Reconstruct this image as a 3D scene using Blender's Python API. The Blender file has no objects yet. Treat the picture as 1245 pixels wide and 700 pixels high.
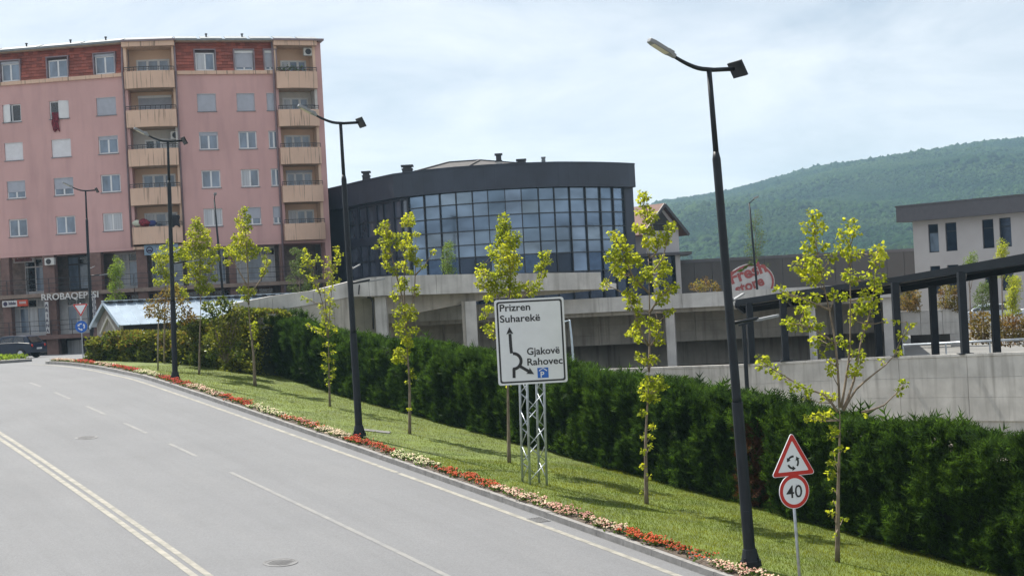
import bpy, math, random
import numpy as np
from mathutils import Vector, Matrix
random.seed(7)
rng = np.random.default_rng(7)
S = bpy.context.scene
COL = S.collection
PI = math.pi
R = math.radians

# ------------------------------------------------------------------ camera
F, ROLL, HOR = 1800.0, 0.053, 372.0            # focal length in photo pixels, roll, horizon row
cam = bpy.data.objects.new('camera', bpy.data.cameras.new('camera'))
COL.objects.link(cam)
cr, sr = math.cos(ROLL), math.sin(ROLL)
cam.matrix_world = Matrix(((cr, sr, 0, 0), (0, 0, -1, 0), (-sr, cr, 0, 0), (0, 0, 0, 1)))
cam.data.sensor_width = 36.0
cam.data.lens = 36.0 * F / 1245.0
cam.data.shift_y = (HOR - 350.0) / 1245.0
cam.data.clip_start = 0.2
cam.data.clip_end = 12000
S.camera = cam

# ------------------------------------------------------------------ sky, sun, exposure
SUN_EL, SUN_AZ = R(57), R(42)                    # sun stands ahead of the camera, to the left
sdir = Vector((-math.sin(SUN_AZ) * math.cos(SUN_EL), math.cos(SUN_AZ) * math.cos(SUN_EL), math.sin(SUN_EL)))
W = bpy.data.worlds.new('World'); S.world = W; W.use_nodes = True
nt = W.node_tree; nt.nodes.clear()
def nn(t, tree, **kw):
    n = tree.nodes.new(t)
    for k, v in kw.items(): setattr(n, k, v)
    return n
out = nn('ShaderNodeOutputWorld', nt); bg = nn('ShaderNodeBackground', nt)
sky = nn('ShaderNodeTexSky', nt, sky_type='NISHITA', sun_disc=False, sun_elevation=SUN_EL, sun_rotation=-SUN_AZ)
sky.air_density = 1.0; sky.dust_density = 2.0; sky.ozone_density = 1.5; sky.altitude = 300
tc = nn('ShaderNodeTexCoord', nt); mp = nn('ShaderNodeMapping', nt)
mp.inputs['Scale'].default_value = (1.6, 1.6, 5.5); mp.inputs['Location'].default_value = (0.35, 0.1, 0.4)
nz = nn('ShaderNodeTexNoise', nt); nz.inputs['Scale'].default_value = 2.6; nz.inputs['Detail'].default_value = 9; nz.inputs['Roughness'].default_value = 0.6
nz.inputs['Distortion'].default_value = 0.5
rp = nn('ShaderNodeValToRGB', nt); rp.color_ramp.elements[0].position = 0.36; rp.color_ramp.elements[1].position = 0.66
rp.color_ramp.elements[0].color = (0.38, 0.38, 0.38, 1); rp.color_ramp.elements[1].color = (0.97, 0.97, 0.97, 1)
mx = nn('ShaderNodeMix', nt, data_type='RGBA'); mx.inputs[7].default_value = (9.9, 10.3, 10.8, 1)
nt.links.new(tc.outputs['Generated'], mp.inputs['Vector']); nt.links.new(mp.outputs[0], nz.inputs['Vector'])
nt.links.new(nz.outputs['Fac'], rp.inputs[0]); nt.links.new(rp.outputs[0], mx.inputs[0])
nt.links.new(sky.outputs[0], mx.inputs[6]); nt.links.new(mx.outputs[2], bg.inputs[0]); nt.links.new(bg.outputs[0], out.inputs[0])
bg.inputs[1].default_value = 0.055
sl = bpy.data.lights.new('sun', 'SUN'); sl.energy = 5.0; sl.angle = R(0.6); sl.color = (1, 0.95, 0.86)
so = bpy.data.objects.new('sun', sl); COL.objects.link(so); so.rotation_euler = sdir.to_track_quat('Z', 'Y').to_euler()
so.location = sdir * 300
S.view_settings.view_transform = 'Standard'; S.view_settings.look = 'None'
S.view_settings.exposure = 0.85; S.view_settings.gamma = 1.0
S.cycles.max_bounces = 6; S.cycles.diffuse_bounces = 3; S.cycles.glossy_bounces = 3
S.cycles.transmission_bounces = 3; S.cycles.volume_bounces = 0; S.cycles.caustics_reflective = False; S.cycles.caustics_refractive = False

# ------------------------------------------------------------------ rays of the photograph -> points at a real distance
def ray(px, py):
    u, v = px - 622.5, HOR - py
    return (u * cr + v * sr) / F, (-u * sr + v * cr) / F
def P(px, py, d):
    a, b = ray(px, py); return Vector((a * d, d, b * d))
def proj(p):
    u, v = p[0] / p[1] * F, p[2] / p[1] * F
    return 622.5 + u * cr - v * sr, HOR - (u * sr + v * cr)

# ------------------------------------------------------------------ helpers
ORG = {}
def tag(o, label=None, cat=None, group=None, kind=None):
    if label: o['label'] = label
    if cat: o['category'] = cat
    if group: o['group'] = group
    if kind: o['kind'] = kind
    return o
def empty(name, loc, label, cat, group=None, rz=0.0):
    o = bpy.data.objects.new(name, None); COL.objects.link(o)
    o.location = loc; o.rotation_euler = (0, 0, rz); o.empty_display_size = 0.3
    ORG[o.name] = Vector(loc)
    return tag(o, label, cat, group)
def link_mesh(name, me, mats, parent=None, smooth=False, kind=None, origin=None):
    o = bpy.data.objects.new(name, me); COL.objects.link(o)
    for m in (mats if isinstance(mats, (list, tuple)) else [mats]): me.materials.append(m)
    if smooth: me.polygons.foreach_set('use_smooth', [True] * len(me.polygons))
    if parent is not None:
        o.parent = parent; off = ORG[parent.name]; ORG[o.name] = off
    else:
        if origin is None: off = Vector((0, 0, 0))
        else: off = Vector(origin)
        o.location = off; ORG[o.name] = off
    if off.length > 0: me.transform(Matrix.Translation(-off))
    if kind: o['kind'] = kind
    return o
class MB:
    def __init__(s): s.v = []; s.f = []; s.mi = []; s.cur = 0
    def add(s, vs, fs):
        n = len(s.v); s.v += [tuple(x) for x in vs]; s.f += [tuple(i + n for i in f) for f in fs]; s.mi += [s.cur] * len(fs); return s
    def hexa(s, q):                      # 8 points, bottom ring then top ring
        return s.add(q, [(3, 2, 1, 0), (4, 5, 6, 7), (0, 1, 5, 4), (1, 2, 6, 5), (2, 3, 7, 6), (3, 0, 4, 7)])
    def box(s, x0, x1, y0, y1, z0, z1):
        return s.hexa([(x0, y0, z0), (x1, y0, z0), (x1, y1, z0), (x0, y1, z0), (x0, y0, z1), (x1, y0, z1), (x1, y1, z1), (x0, y1, z1)])
    def tube(s, pts, rad, n=8, cap=True, flat=1.0):
        pts = [Vector(p) for p in pts]; m = len(pts)
        rad = rad if isinstance(rad, (list, tuple)) else [rad] * m
        rings = []; ref = None
        for i, p in enumerate(pts):
            t = (pts[min(i + 1, m - 1)] - pts[max(i - 1, 0)]).normalized()
            if ref is None: ref = Vector((1, 0, 0)) if abs(t.x) < 0.9 else Vector((0, 1, 0))
            b1 = (ref - t * ref.dot(t)).normalized(); b2 = t.cross(b1); ref = b1
            rings.append([p + (b1 * math.cos(2 * PI * k / n) + b2 * math.sin(2 * PI * k / n) * flat) * rad[i] for k in range(n)])
        vs = [v for r_ in rings for v in r_]; fs = []
        for i in range(m - 1):
            for k in range(n):
                a, b = i * n + k, i * n + (k + 1) % n
                fs.append((a, b, b + n, a + n))
        if cap: fs += [tuple(range(n))[::-1], tuple(range((m - 1) * n, m * n))]
        return s.add(vs, fs)
    def bar(s, a, b, w, h=None):          # rectangular bar between two points, w horizontal, h vertical
        a, b = Vector(a), Vector(b); h = h or w; t = (b - a).normalized()
        up = Vector((0, 0, 1)) if abs(t.z) < 0.95 else Vector((0, 1, 0))
        x = t.cross(up).normalized() * (w / 2); y = x.cross(t).normalized() * (h / 2)
        return s.hexa([a - x - y, a + x - y, a + x + y, a - x + y, b - x - y, b + x - y, b + x + y, b - x + y])
    def prism(s, poly, o, ex, ey, ez, t):  # polygon in (ex,ey) at o, thickness t along ez
        o, ex, ey, ez = map(Vector, (o, ex, ey, ez)); n = len(poly)
        vs = [o + ex * p[0] + ey * p[1] for p in poly] + [o + ex * p[0] + ey * p[1] + ez * t for p in poly]
        fs = [tuple(range(n))[::-1], tuple(range(n, 2 * n))] + [(i, (i + 1) % n, n + (i + 1) % n, n + i) for i in range(n)]
        return s.add(vs, fs)
    def ring(s, po, pi, o, ex, ey, ez, t):  # band between an outer and an inner outline of equal count
        o, ex, ey, ez = map(Vector, (o, ex, ey, ez)); n = len(po)
        q = lambda p, h: o + ex * p[0] + ey * p[1] + ez * h
        vs = [q(p, 0) for p in po] + [q(p, 0) for p in pi] + [q(p, t) for p in po] + [q(p, t) for p in pi]
        fs = []
        for i in range(n):
            j = (i + 1) % n
            fs += [(i, j, n + j, n + i)[::-1], (2 * n + i, 2 * n + j, 3 * n + j, 3 * n + i), (i, j, 2 * n + j, 2 * n + i), (n + j, n + i, 3 * n + i, 3 * n + j)]
        return s.add(vs, fs)
    def ico(s, c, r, sub=1, sq=(1, 1, 1), jit=0.0):
        import bmesh
        bm = bmesh.new(); bmesh.ops.create_icosphere(bm, subdivisions=sub, radius=1)
        vs = [Vector(c) + Vector((v.co.x * sq[0], v.co.y * sq[1], v.co.z * sq[2])) * r * (1 + random.uniform(-jit, jit)) for v in bm.verts]
        fs = [tuple(v.index for v in f.verts) for f in bm.faces]; bm.free()
        return s.add(vs, fs)
    def mesh(s, name):
        me = bpy.data.meshes.new(name); me.from_pydata(s.v, [], s.f)
        if any(s.mi): me.polygons.foreach_set('material_index', s.mi)
        me.update(); return me
    def build(s, name, mats, parent=None, smooth=False, kind=None, origin=None, bevel=0):
        o = link_mesh(name, s.mesh(name), mats, parent, smooth, kind, origin)
        if bevel:
            m = o.modifiers.new('bevel', 'BEVEL'); m.width = bevel; m.segments = 2; m.limit_method = 'ANGLE'
        return o
def np_mesh(name, V, T, mi=None):
    me = bpy.data.meshes.new(name)
    V = np.asarray(V, np.float32); T = np.asarray(T, np.int32)
    me.vertices.add(len(V)); me.vertices.foreach_set('co', V.ravel())
    n = len(T); me.loops.add(n * 3); me.loops.foreach_set('vertex_index', T.ravel())
    me.polygons.add(n); me.polygons.foreach_set('loop_start', np.arange(n, dtype=np.int32) * 3)
    if mi is not None: me.polygons.foreach_set('material_index', np.asarray(mi, np.int32))
    me.update(calc_edges=True); me.validate(); return me
def norm(a): return a / np.maximum(np.linalg.norm(a, axis=-1, keepdims=True), 1e-9)
def scatter(tv, tf, pos, yd, nd, sc):
    """template (x across, y along, z normal) copied to pos with direction yd, rough normal nd, scale sc -> V, T"""
    tv = np.asarray(tv, float); tf = np.asarray(tf, int)
    yd = norm(yd); x = norm(np.cross(yd, nd)); z = np.cross(x, yd)
    sc = np.asarray(sc, float).reshape(-1, 1, 1)
    V = pos[:, None, :] + sc * (tv[None, :, 0:1] * x[:, None] + tv[None, :, 1:2] * yd[:, None] + tv[None, :, 2:3] * z[:, None])
    k = len(tv); T = tf[None] + (np.arange(len(pos)) * k)[:, None, None]
    return V.reshape(-1, 3), T.reshape(-1, 3)
def cat_mesh(parts):
    Vs, Ts, n = [], [], 0
    for V, T in parts: Vs.append(V); Ts.append(T + n); n += len(V)
    return np.concatenate(Vs), np.concatenate(Ts)
LEAF_V = [(0, .38, .06), (0, 0, 0), (.30, .02, -.02), (.52, .34, 0), (.27, .44, .02), (.34, .80, -.03), (0, 1, 0), (-.34, .80, -.03), (-.27, .44, .02), (-.52, .34, 0), (-.30, .02, -.02)]
LEAF_F = [(0, i, i + 1) for i in range(1, 10)] + [(0, 10, 1)]
OVAL_V = [(0, 0, 0), (.26, .35, .03), (.2, .75, 0), (0, 1, -.04), (-.2, .75, 0), (-.26, .35, .03)]
OVAL_F = [(0, 1, 5), (1, 2, 5), (2, 4, 5), (2, 3, 4)]
SPRAY_V = [(-.05, 0, 0), (.05, 0, 0), (0, 1, .05)]; SPRAY_F = [(0, 1, 2)]
for h_, w_ in ((.08, .36), (.26, .36), (.44, .28), (.62, .18)):
    for sgn in (-1, 1):
        n_ = len(SPRAY_V); SPRAY_V += [(0, h_, 0), (0, h_ + .11, .02), (sgn * w_, h_ + .28, .05 * sgn)]; SPRAY_F.append((n_, n_ + 1, n_ + 2))

# ------------------------------------------------------------------ materials
MAT = {}
def mat(name, col, rough=0.8, var=0.12, scale=3.0, col2=None, metal=0.0, spec=0.5, bump=0.0, bscale=40.0, detail=4, stretch=(1, 1, 1), island=0.0, emit=None, lo=.35, hi=.65):
    m = bpy.data.materials.new(name); m.use_nodes = True; t = m.node_tree; b = t.nodes['Principled BSDF']
    b.inputs['Roughness'].default_value = rough; b.inputs['Metallic'].default_value = metal; b.inputs['Specular IOR Level'].default_value = spec
    c1 = tuple(c * (1 - var) for c in col); c2 = col2 or tuple(min(1, c * (1 + var)) for c in col)
    g = nn('ShaderNodeNewGeometry', t); mpn = nn('ShaderNodeMapping', t); mpn.inputs['Scale'].default_value = stretch
    t.links.new(g.outputs['Position'], mpn.inputs['Vector'])
    n = nn('ShaderNodeTexNoise', t); n.inputs['Scale'].default_value = scale; n.inputs['Detail'].default_value = detail; n.inputs['Roughness'].default_value = .6
    t.links.new(mpn.outputs[0], n.inputs['Vector'])
    r = nn('ShaderNodeValToRGB', t); r.color_ramp.elements[0].color = (*c1, 1); r.color_ramp.elements[1].color = (*c2, 1)
    r.color_ramp.elements[0].position = lo; r.color_ramp.elements[1].position = hi
    t.links.new(n.outputs['Fac'], r.inputs[0]); last = r.outputs[0]
    if island:
        hs = nn('ShaderNodeHueSaturation', t); mr = nn('ShaderNodeMapRange', t)
        mr.inputs[3].default_value = 1 - island; mr.inputs[4].default_value = 1 + island
        t.links.new(g.outputs['Random Per Island'], mr.inputs[0]); t.links.new(mr.outputs[0], hs.inputs['Value']); t.links.new(last, hs.inputs['Color']); last = hs.outputs[0]
    t.links.new(last, b.inputs['Base Color'])
    if bump:
        n2 = nn('ShaderNodeTexNoise', t); n2.inputs['Scale'].default_value = bscale; n2.inputs['Detail'].default_value = 5
        t.links.new(mpn.outputs[0], n2.inputs['Vector'])
        bp = nn('ShaderNodeBump', t); bp.inputs['Strength'].default_value = bump; bp.inputs['Distance'].default_value = 0.02
        t.links.new(n2.outputs['Fac'], bp.inputs['Height']); t.links.new(bp.outputs[0], b.inputs['Normal'])
    if emit: b.inputs['Emission Color'].default_value = (*emit, 1); b.inputs['Emission Strength'].default_value = 1
    MAT[name] = m; m['_c'] = 1
    return m
def leafmat(name, col, trans, tfac=0.45, island=0.3, col2=None, scale=1.2, rough=0.6, spec=.12):
    m = mat(name, col, rough=rough, var=.25, scale=scale, island=island, col2=col2, spec=spec); t = m.node_tree
    b = t.nodes['Principled BSDF']; o = t.nodes['Material Output']
    tr = nn('ShaderNodeBsdfTranslucent', t); ms = nn('ShaderNodeMixShader', t); ms.inputs[0].default_value = tfac
    src = b.inputs['Base Color'].links[0].from_socket
    ml = nn('ShaderNodeMix', t, data_type='RGBA', blend_type='MULTIPLY'); ml.inputs[0].default_value = 1
    k = [trans[i] / max(col[i], .001) for i in range(3)]; ml.inputs[7].default_value = (*k, 1)
    t.links.new(src, ml.inputs[6]); t.links.new(ml.outputs[2], tr.inputs[0])
    t.links.new(b.outputs[0], ms.inputs[1]); t.links.new(tr.outputs[0], ms.inputs[2]); t.links.new(ms.outputs[0], o.inputs[0])
    return m
def streak(m, axis_scale=(2.2, 2.2, 0.12), amount=0.35, dark=(.12, .10, .09), lo=.52, hi=.75):
    """weather streaks running down a wall"""
    t = m.node_tree; b = t.nodes['Principled BSDF']; src = b.inputs['Base Color'].links[0].from_socket
    g = nn('ShaderNodeNewGeometry', t); mp_ = nn('ShaderNodeMapping', t); mp_.inputs['Scale'].default_value = axis_scale
    n = nn('ShaderNodeTexNoise', t); n.inputs['Scale'].default_value = 2.0; n.inputs['Detail'].default_value = 6
    t.links.new(g.outputs['Position'], mp_.inputs[0]); t.links.new(mp_.outputs[0], n.inputs['Vector'])
    r = nn('ShaderNodeMapRange', t); r.inputs[1].default_value = lo; r.inputs[2].default_value = hi; r.inputs[4].default_value = amount
    t.links.new(n.outputs['Fac'], r.inputs[0])
    x = nn('ShaderNodeMix', t, data_type='RGBA'); x.inputs[7].default_value = (*dark, 1)
    t.links.new(r.outputs[0], x.inputs[0]); t.links.new(src, x.inputs[6]); t.links.new(x.outputs[2], b.inputs['Base Color'])
    return m
M = MAT
mat('asphalt', (.150, .154, .163), rough=.85, var=.05, scale=.35, bump=.3, bscale=70, detail=8, spec=.35)
def road_wear(m):
    """lengthwise wear along the lanes: noise drawn out along the road, plus fine aggregate"""
    t = m.node_tree; b = t.nodes['Principled BSDF']; last = b.inputs['Base Color'].links[0].from_socket
    uv = nn('ShaderNodeUVMap', t); uv.uv_map = 'along'
    for scl, lo, hi, amt, c in (((1.5, .035, 1), .45, .75, .38, (.112, .115, .122)), ((.9, .12, 1), .5, .8, .22, (.205, .205, .205)), ((5, .25, 1), .55, .8, .22, (.115, .117, .122))):
        mp_ = nn('ShaderNodeMapping', t); mp_.inputs['Scale'].default_value = scl; n = nn('ShaderNodeTexNoise', t); n.inputs['Scale'].default_value = 1.0; n.inputs['Detail'].default_value = 7; n.inputs['Roughness'].default_value = .65
        t.links.new(uv.outputs[0], mp_.inputs[0]); t.links.new(mp_.outputs[0], n.inputs['Vector']); r = nn('ShaderNodeMapRange', t); r.inputs[1].default_value = lo; r.inputs[2].default_value = hi; r.inputs[4].default_value = amt; t.links.new(n.outputs['Fac'], r.inputs[0])
        x = nn('ShaderNodeMix', t, data_type='RGBA'); x.inputs[7].default_value = (*c, 1); t.links.new(r.outputs[0], x.inputs[0]); t.links.new(last, x.inputs[6]); last = x.outputs[2]
    g = nn('ShaderNodeNewGeometry', t); v = nn('ShaderNodeTexVoronoi', t); v.inputs['Scale'].default_value = 38; t.links.new(g.outputs['Position'], v.inputs['Vector'])
    r = nn('ShaderNodeMapRange', t); r.inputs[3].default_value = .86; r.inputs[4].default_value = 1.12; t.links.new(v.outputs['Color'], r.inputs[0])
    x = nn('ShaderNodeMix', t, data_type='RGBA', blend_type='MULTIPLY'); x.inputs[0].default_value = 1; t.links.new(last, x.inputs[6]); t.links.new(r.outputs[0], x.inputs[7]); t.links.new(x.outputs[2], b.inputs['Base Color'])
road_wear(M['asphalt'])
mat('road_paint', (.215, .208, .185), rough=.8, var=.16, scale=4, col2=(.285, .272, .235)); mat('worn_paint', (.162, .165, .170), rough=.8, var=.03, scale=3, col2=(.208, .206, .198))
mat('kerb_stone', (.21, .205, .20), var=.2, scale=4, bump=.3); mat('soil', (.07, .05, .035), var=.3, scale=8)
mat('lawn_soil', (.082, .115, .008), var=.3, scale=1.2, bump=.6, bscale=30)
mat('earth', (.16, .15, .12), var=.25, scale=.2); mat('cast_iron', (.135, .136, .14), rough=.6, var=.2, bump=.4, metal=.3)
mat('concrete', (.57, .555, .53), var=.13, scale=1.1, bump=.2, bscale=25, detail=7); streak(M['concrete'], (2.2, 2.2, .14), .55, (.2, .185, .165), .5, .72); streak(M['concrete'], (.5, .5, .5), .35, (.30, .29, .28), .45, .7)
mat('old_concrete', (.43, .40, .35), var=.2, scale=.8, bump=.2, detail=7); streak(M['old_concrete'], (2.2, 2.2, .14), .6, (.12, .10, .08), .5, .72)
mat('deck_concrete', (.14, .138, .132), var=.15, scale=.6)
mat('recess_shade', (.03, .028, .026), var=.2)  # near black puts the shade inside openings into the colour
mat('pink_plaster', (.60, .37, .35), rough=.9, var=.06, scale=.25, detail=6); streak(M['pink_plaster'], (.7, .7, .10), .55, (.40, .245, .24), .48, .8)
mat('ochre_plaster', (.68, .475, .355), rough=.9, var=.07, scale=.5); streak(M['ochre_plaster'], (4.2, 4.2, .16), .75, (.16, .11, .08), .57, .68)
mat('peach_plaster', (.72, .52, .39), rough=.9, var=.06, scale=.5)
mat('white_plaster', (.62, .60, .57), rough=.9, var=.05)
mat('roof_tile', (.29, .085, .06), rough=.8, var=.08, scale=1, island=.3)
mat('terrace_edge', (.24, .18, .145), var=.2); mat('slab_edge', (.45, .33, .24), var=.15); mat('brown_column', (.18, .11, .095), var=.15)
mat('zinc', (.20, .22, .235), rough=.6, metal=.2, var=.15); mat('drain_pipe', (.22, .17, .19), rough=.5, var=.1)
mat('white_pvc', (.72, .73, .74), rough=.4, var=.04); mat('shutter', (.42, .44, .50), rough=.6, var=.06); mat('white_shutter', (.74, .74, .77), rough=.6, var=.05)
mat('window_glass', (.16, .21, .28), rough=.06, var=.45, scale=.9, spec=1.0, stretch=(1, 1, .4)); mat('dark_glass', (.02, .022, .027), rough=.08, spec=.8, var=.3)
mat('curtain', (.45, .47, .5), rough=.2, var=.25, scale=9, stretch=(1, 1, .02), spec=.8)
mat('iron', (.035, .035, .04), rough=.5, var=.2); mat('lamp_metal', (.012, .016, .021), rough=.5, var=.2, spec=.3)
mat('lens', (.62, .58, .45), rough=.3, var=.05); mat('solar', (.008, .009, .012), rough=.15, spec=.6)
mat('lamp_grey', (.24, .25, .26), rough=.4, var=.05)
mat('galvanised', (.42, .46, .50), rough=.45, metal=.55, var=.18, scale=9); mat('sign_white', (.74, .76, .79), rough=.35, var=.03)
mat('sign_black', (.012, .012, .014), rough=.4); mat('sign_red', (.50, .02, .015), rough=.35, var=.05); mat('hazed_red', (.34, .085, .08)); mat('dull_white', (.50, .485, .48), var=.08); mat('sign_blue', (.01, .12, .50), rough=.35, var=.05)  # red of the oval sign is paled, haze put into the colour
mat('sign_back', (.3, .31, .32), rough=.4, metal=.5)
mat('clad_dark', (.028, .036, .056), rough=.5, var=.18, scale=.5); mat('mullion', (.015, .018, .024), rough=.4)
for i_, c_ in enumerate(((.17, .23, .31), (.19, .25, .33), (.145, .20, .28), (.22, .275, .34))):
    mat('facade_glass_%d' % i_, c_, rough=.04, metal=.72, var=.3, scale=.35, detail=2, stretch=(1, 1, 2))
mat('spandrel', (.06, .10, .17), rough=.06, metal=.6, var=.2); mat('low_glass', (.03, .045, .075), rough=.06, metal=.5, var=.4, scale=.4)
mat('side_glass', (.085, .10, .135), rough=.1, metal=.1, spec=1.0, var=.4, scale=.5)
mat('grey_render', (.49, .47, .47), rough=.9, var=.05, scale=.5); mat('grey_fascia', (.105, .10, .11), rough=.6, var=.06)
mat('market_clad', (.075, .068, .066), rough=.6, var=.08, scale=.4)
mat('brown_roof', (.13, .065, .05), var=.25, scale=4, stretch=(1, 1, 3)); mat('roof_slate', (.055, .05, .05), var=.25, scale=3)
mat('canopy', (.015, .019, .025), rough=.55, spec=.25, var=.15); mat('canopy_light_strip', (.25, .25, .25), rough=.6)
mat('hut_metal', (.40, .48, .56), rough=.38, metal=.55, var=.1, scale=2); mat('hut_wood', (.30, .27, .24), rough=.85, var=.2, scale=4, stretch=(1, 1, .2)); mat('hut_dark', (.03, .028, .03), rough=.8)
mat('hut_trim', (.50, .47, .42), var=.1)
mat('bark', (.20, .155, .115), rough=.9, var=.35, scale=14, bump=.6, stretch=(1, 1, .3)); mat('pale_bark', (.30, .26, .21), rough=.9, var=.35, scale=14, bump=.5, stretch=(1, 1, .4))
leafmat('young_leaf', (.175, .24, .016), (.44, .52, .032), .52, .34, col2=(.26, .30, .02))
leafmat('green_leaf', (.10, .16, .02), (.24, .34, .03), .45, .3); leafmat('dull_leaf', (.09, .13, .035), (.14, .2, .04), .35, .35)
leafmat('thuja', (.021, .048, .010), (.055, .12, .015), .3, .65, col2=(.042, .082, .014), scale=1.1)
leafmat('thuja_dead', (.13, .055, .028), (.12, .05, .02), .25, .4)
leafmat('photinia', (.075, .125, .028), (.17, .25, .03), .35, .6, col2=(.16, .17, .03), scale=.9, rough=.35)
leafmat('photinia_red', (.20, .11, .035), (.33, .17, .04), .4, .45, col2=(.16, .15, .03))
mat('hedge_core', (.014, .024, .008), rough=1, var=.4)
leafmat('grass_blade', (.080, .128, .006), (.21, .30, .010), .3, .35, col2=(.138, .158, .009), scale=.7)
leafmat('flower_leaf', (.06, .10, .02), (.1, .16, .02), .35, .4)
leafmat('petal_red', (.42, .025, .016), (.42, .04, .02), .25, .3); leafmat('petal_orange', (.44, .075, .025), (.45, .09, .03), .25, .3)
leafmat('petal_cream', (.62, .50, .36), (.6, .5, .35), .25, .15); leafmat('petal_pink', (.52, .25, .21), (.5, .25, .2), .25, .35, col2=(.6, .36, .28)); leafmat('petal_lime', (.52, .56, .30), (.5, .55, .25), .25, .2)
leafmat('forest', (.016, .040, .013), (.02, .05, .012), .1, .35, col2=(.036, .060, .017), scale=.009, spec=0)
mat('forest_floor', (.02, .038, .013), rough=1, var=.3, scale=.02, spec=0)
mat('cloth_red', (.16, .012, .025), var=.7, scale=8); mat('cloth_pale', (.5, .52, .42)); mat('cloth_blue', (.03, .04, .14)); mat('cloth_dark', (.015, .015, .02))
mat('shop_white', (.55, .55, .55), var=.1, scale=2); mat('shop_orange', (.48, .06, .025)); mat('shop_blue', (.22, .32, .42), var=.15, scale=2); mat('shop_wall', (.20, .16, .145), var=.25)
mat('letter_pale', (.66, .65, .63)); mat('letter_dark', (.05, .04, .08))
mat('car_dark', (.008, .018, .04), rough=.3, spec=.5); mat('car_pale', (.55, .60, .66), rough=.25, spec=.8); mat('car_silver', (.5, .52, .55), rough=.3, metal=.3); mat('tyre', (.02, .02, .02)); mat('car_light', (.4, .03, .02), rough=.2)
mat('plate', (.6, .6, .6))
mat('ac_white', (.58, .58, .56), rough=.5); mat('blue_pipe', (.50, .60, .68), rough=.35)

def text_part(body, size, o, ex, ez, mat_, parent, name='lettering', depth=.008, bold=0.0, sx=1.0, kind=None):
    """flat lettering: o = left end of baseline, ex = reading direction, normal = ex x up"""
    cu = bpy.data.curves.new(name, 'FONT'); cu.body = body; cu.size = size; cu.extrude = depth / 2; cu.offset = bold * size; cu.resolution_u = 3
    tmp = bpy.data.objects.new(name, cu); COL.objects.link(tmp)
    dg = bpy.context.evaluated_depsgraph_get(); me = bpy.data.meshes.new_from_object(tmp.evaluated_get(dg))
    bpy.data.objects.remove(tmp); bpy.data.curves.remove(cu)
    ex = Vector(ex).normalized(); up = Vector(ez).normalized(); n = ex.cross(up)
    mm = Matrix((( *(ex * sx), 0), (*up, 0), (*n, 0), (0, 0, 0, 1))).transposed(); mm.translation = Vector(o)
    for r_ in range(3): pass
    me.transform(mm); me.name = name
    return link_mesh(name, me, mat_, parent)
def text_w(body, size, bold=0.0):
    cu = bpy.data.curves.new('t', 'FONT'); cu.body = body; cu.size = size; cu.offset = bold * size
    tmp = bpy.data.objects.new('t', cu); COL.objects.link(tmp); bpy.context.view_layer.update(); w = tmp.dimensions.x
    bpy.data.objects.remove(tmp); bpy.data.curves.remove(cu); return max(w, 1e-3)

# ------------------------------------------------------------------ the line of the lamps: parametrised by s (m), w = metres to the right of it
LP = [(15.1, 4.3, -6.9), (9.6, 15.6, -5.85), (4.07, 26.78, -4.92), (-4.58, 42.55, -3.50), (-12.7, 56.4, -2.12), (-15.45, 61.6, -1.85), (-18.3, 66.4, -1.62), (-21.5, 70.9, -1.47), (-26.5, 77.5, -1.46), (-32, 84, -1.48)]
def catmull(pts, step=.5):
    pts = [np.array(p, float) for p in pts]; pts = [2 * pts[0] - pts[1]] + pts + [2 * pts[-1] - pts[-2]]; o = []
    for i in range(1, len(pts) - 2):
        n = max(2, int(np.linalg.norm(pts[i + 1] - pts[i]) / step)); p0, p1, p2, p3 = pts[i - 1:i + 3]
        for k in range(n):
            t = k / n; o.append(.5 * ((2 * p1) + (p2 - p0) * t + (2 * p0 - 5 * p1 + 4 * p2 - p3) * t * t + (3 * p1 - p0 - 3 * p2 + p3) * t ** 3))
    o.append(pts[-2]); return np.array(o)
LL = catmull(LP)
_d = np.gradient(LL[:, :2], axis=0); _d = norm(_d)
LT = np.c_[_d, np.zeros(len(_d))]; LN = np.c_[_d[:, 1], -_d[:, 0], np.zeros(len(_d))]     # tangent, right normal
LS = np.r_[0, np.cumsum(np.linalg.norm(np.diff(LL[:, :2], axis=0), axis=1))]
_i0 = np.argmin(np.linalg.norm(LL - np.array(LP[2]), axis=1)); LS = LS - LS[_i0]           # s = 0 at the nearest lamp
S_NOSE = LS[np.argmin(np.linalg.norm(LL - np.array(LP[7]), axis=1))]
def on(s, w, dz=0.0):
    i = np.interp(s, LS, np.arange(len(LS))); a = int(min(i, len(LS) - 2)); t = i - a
    q = LL[a] * (1 - t) + LL[a + 1] * t; n = LN[a] * (1 - t) + LN[a + 1] * t
    return Vector((q[0] + n[0] * w, q[1] + n[1] * w, q[2] + dz))
def tan(s):
    i = int(np.clip(np.searchsorted(LS, s), 0, len(LS) - 1)); return Vector(LT[i])
def drop(s): return float(np.interp(s, [-30, 33, 44], [.145, .145, .02]))
def lawn_z(s, w): return on(s, w).z - drop(s) * min(max(w, 0), 7.5)
def lawn(s, w, dz=0.0):
    p = on(s, w); p.z += dz - drop(s) * min(max(w, 0), 7.5); return p
def sw_of(x, y):
    d = (LL[:, 0] - x) ** 2 + (LL[:, 1] - y) ** 2; i = int(np.argmin(d)); v = np.array([x, y]) - LL[i, :2]
    return float(LS[i] + v @ LT[i, :2]), float(v @ LN[i, :2])
def on_lawn(px, py):
    a, b = ray(px, py); lo, hi = 8., 90.
    for d in np.arange(10, 90, .1):
        s, w = sw_of(a * d, d)
        if b * d <= lawn_z(s, w): return Vector((a * d, d, lawn_z(s, w)))
    return Vector((a * 60, 60, b * 60))

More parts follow.
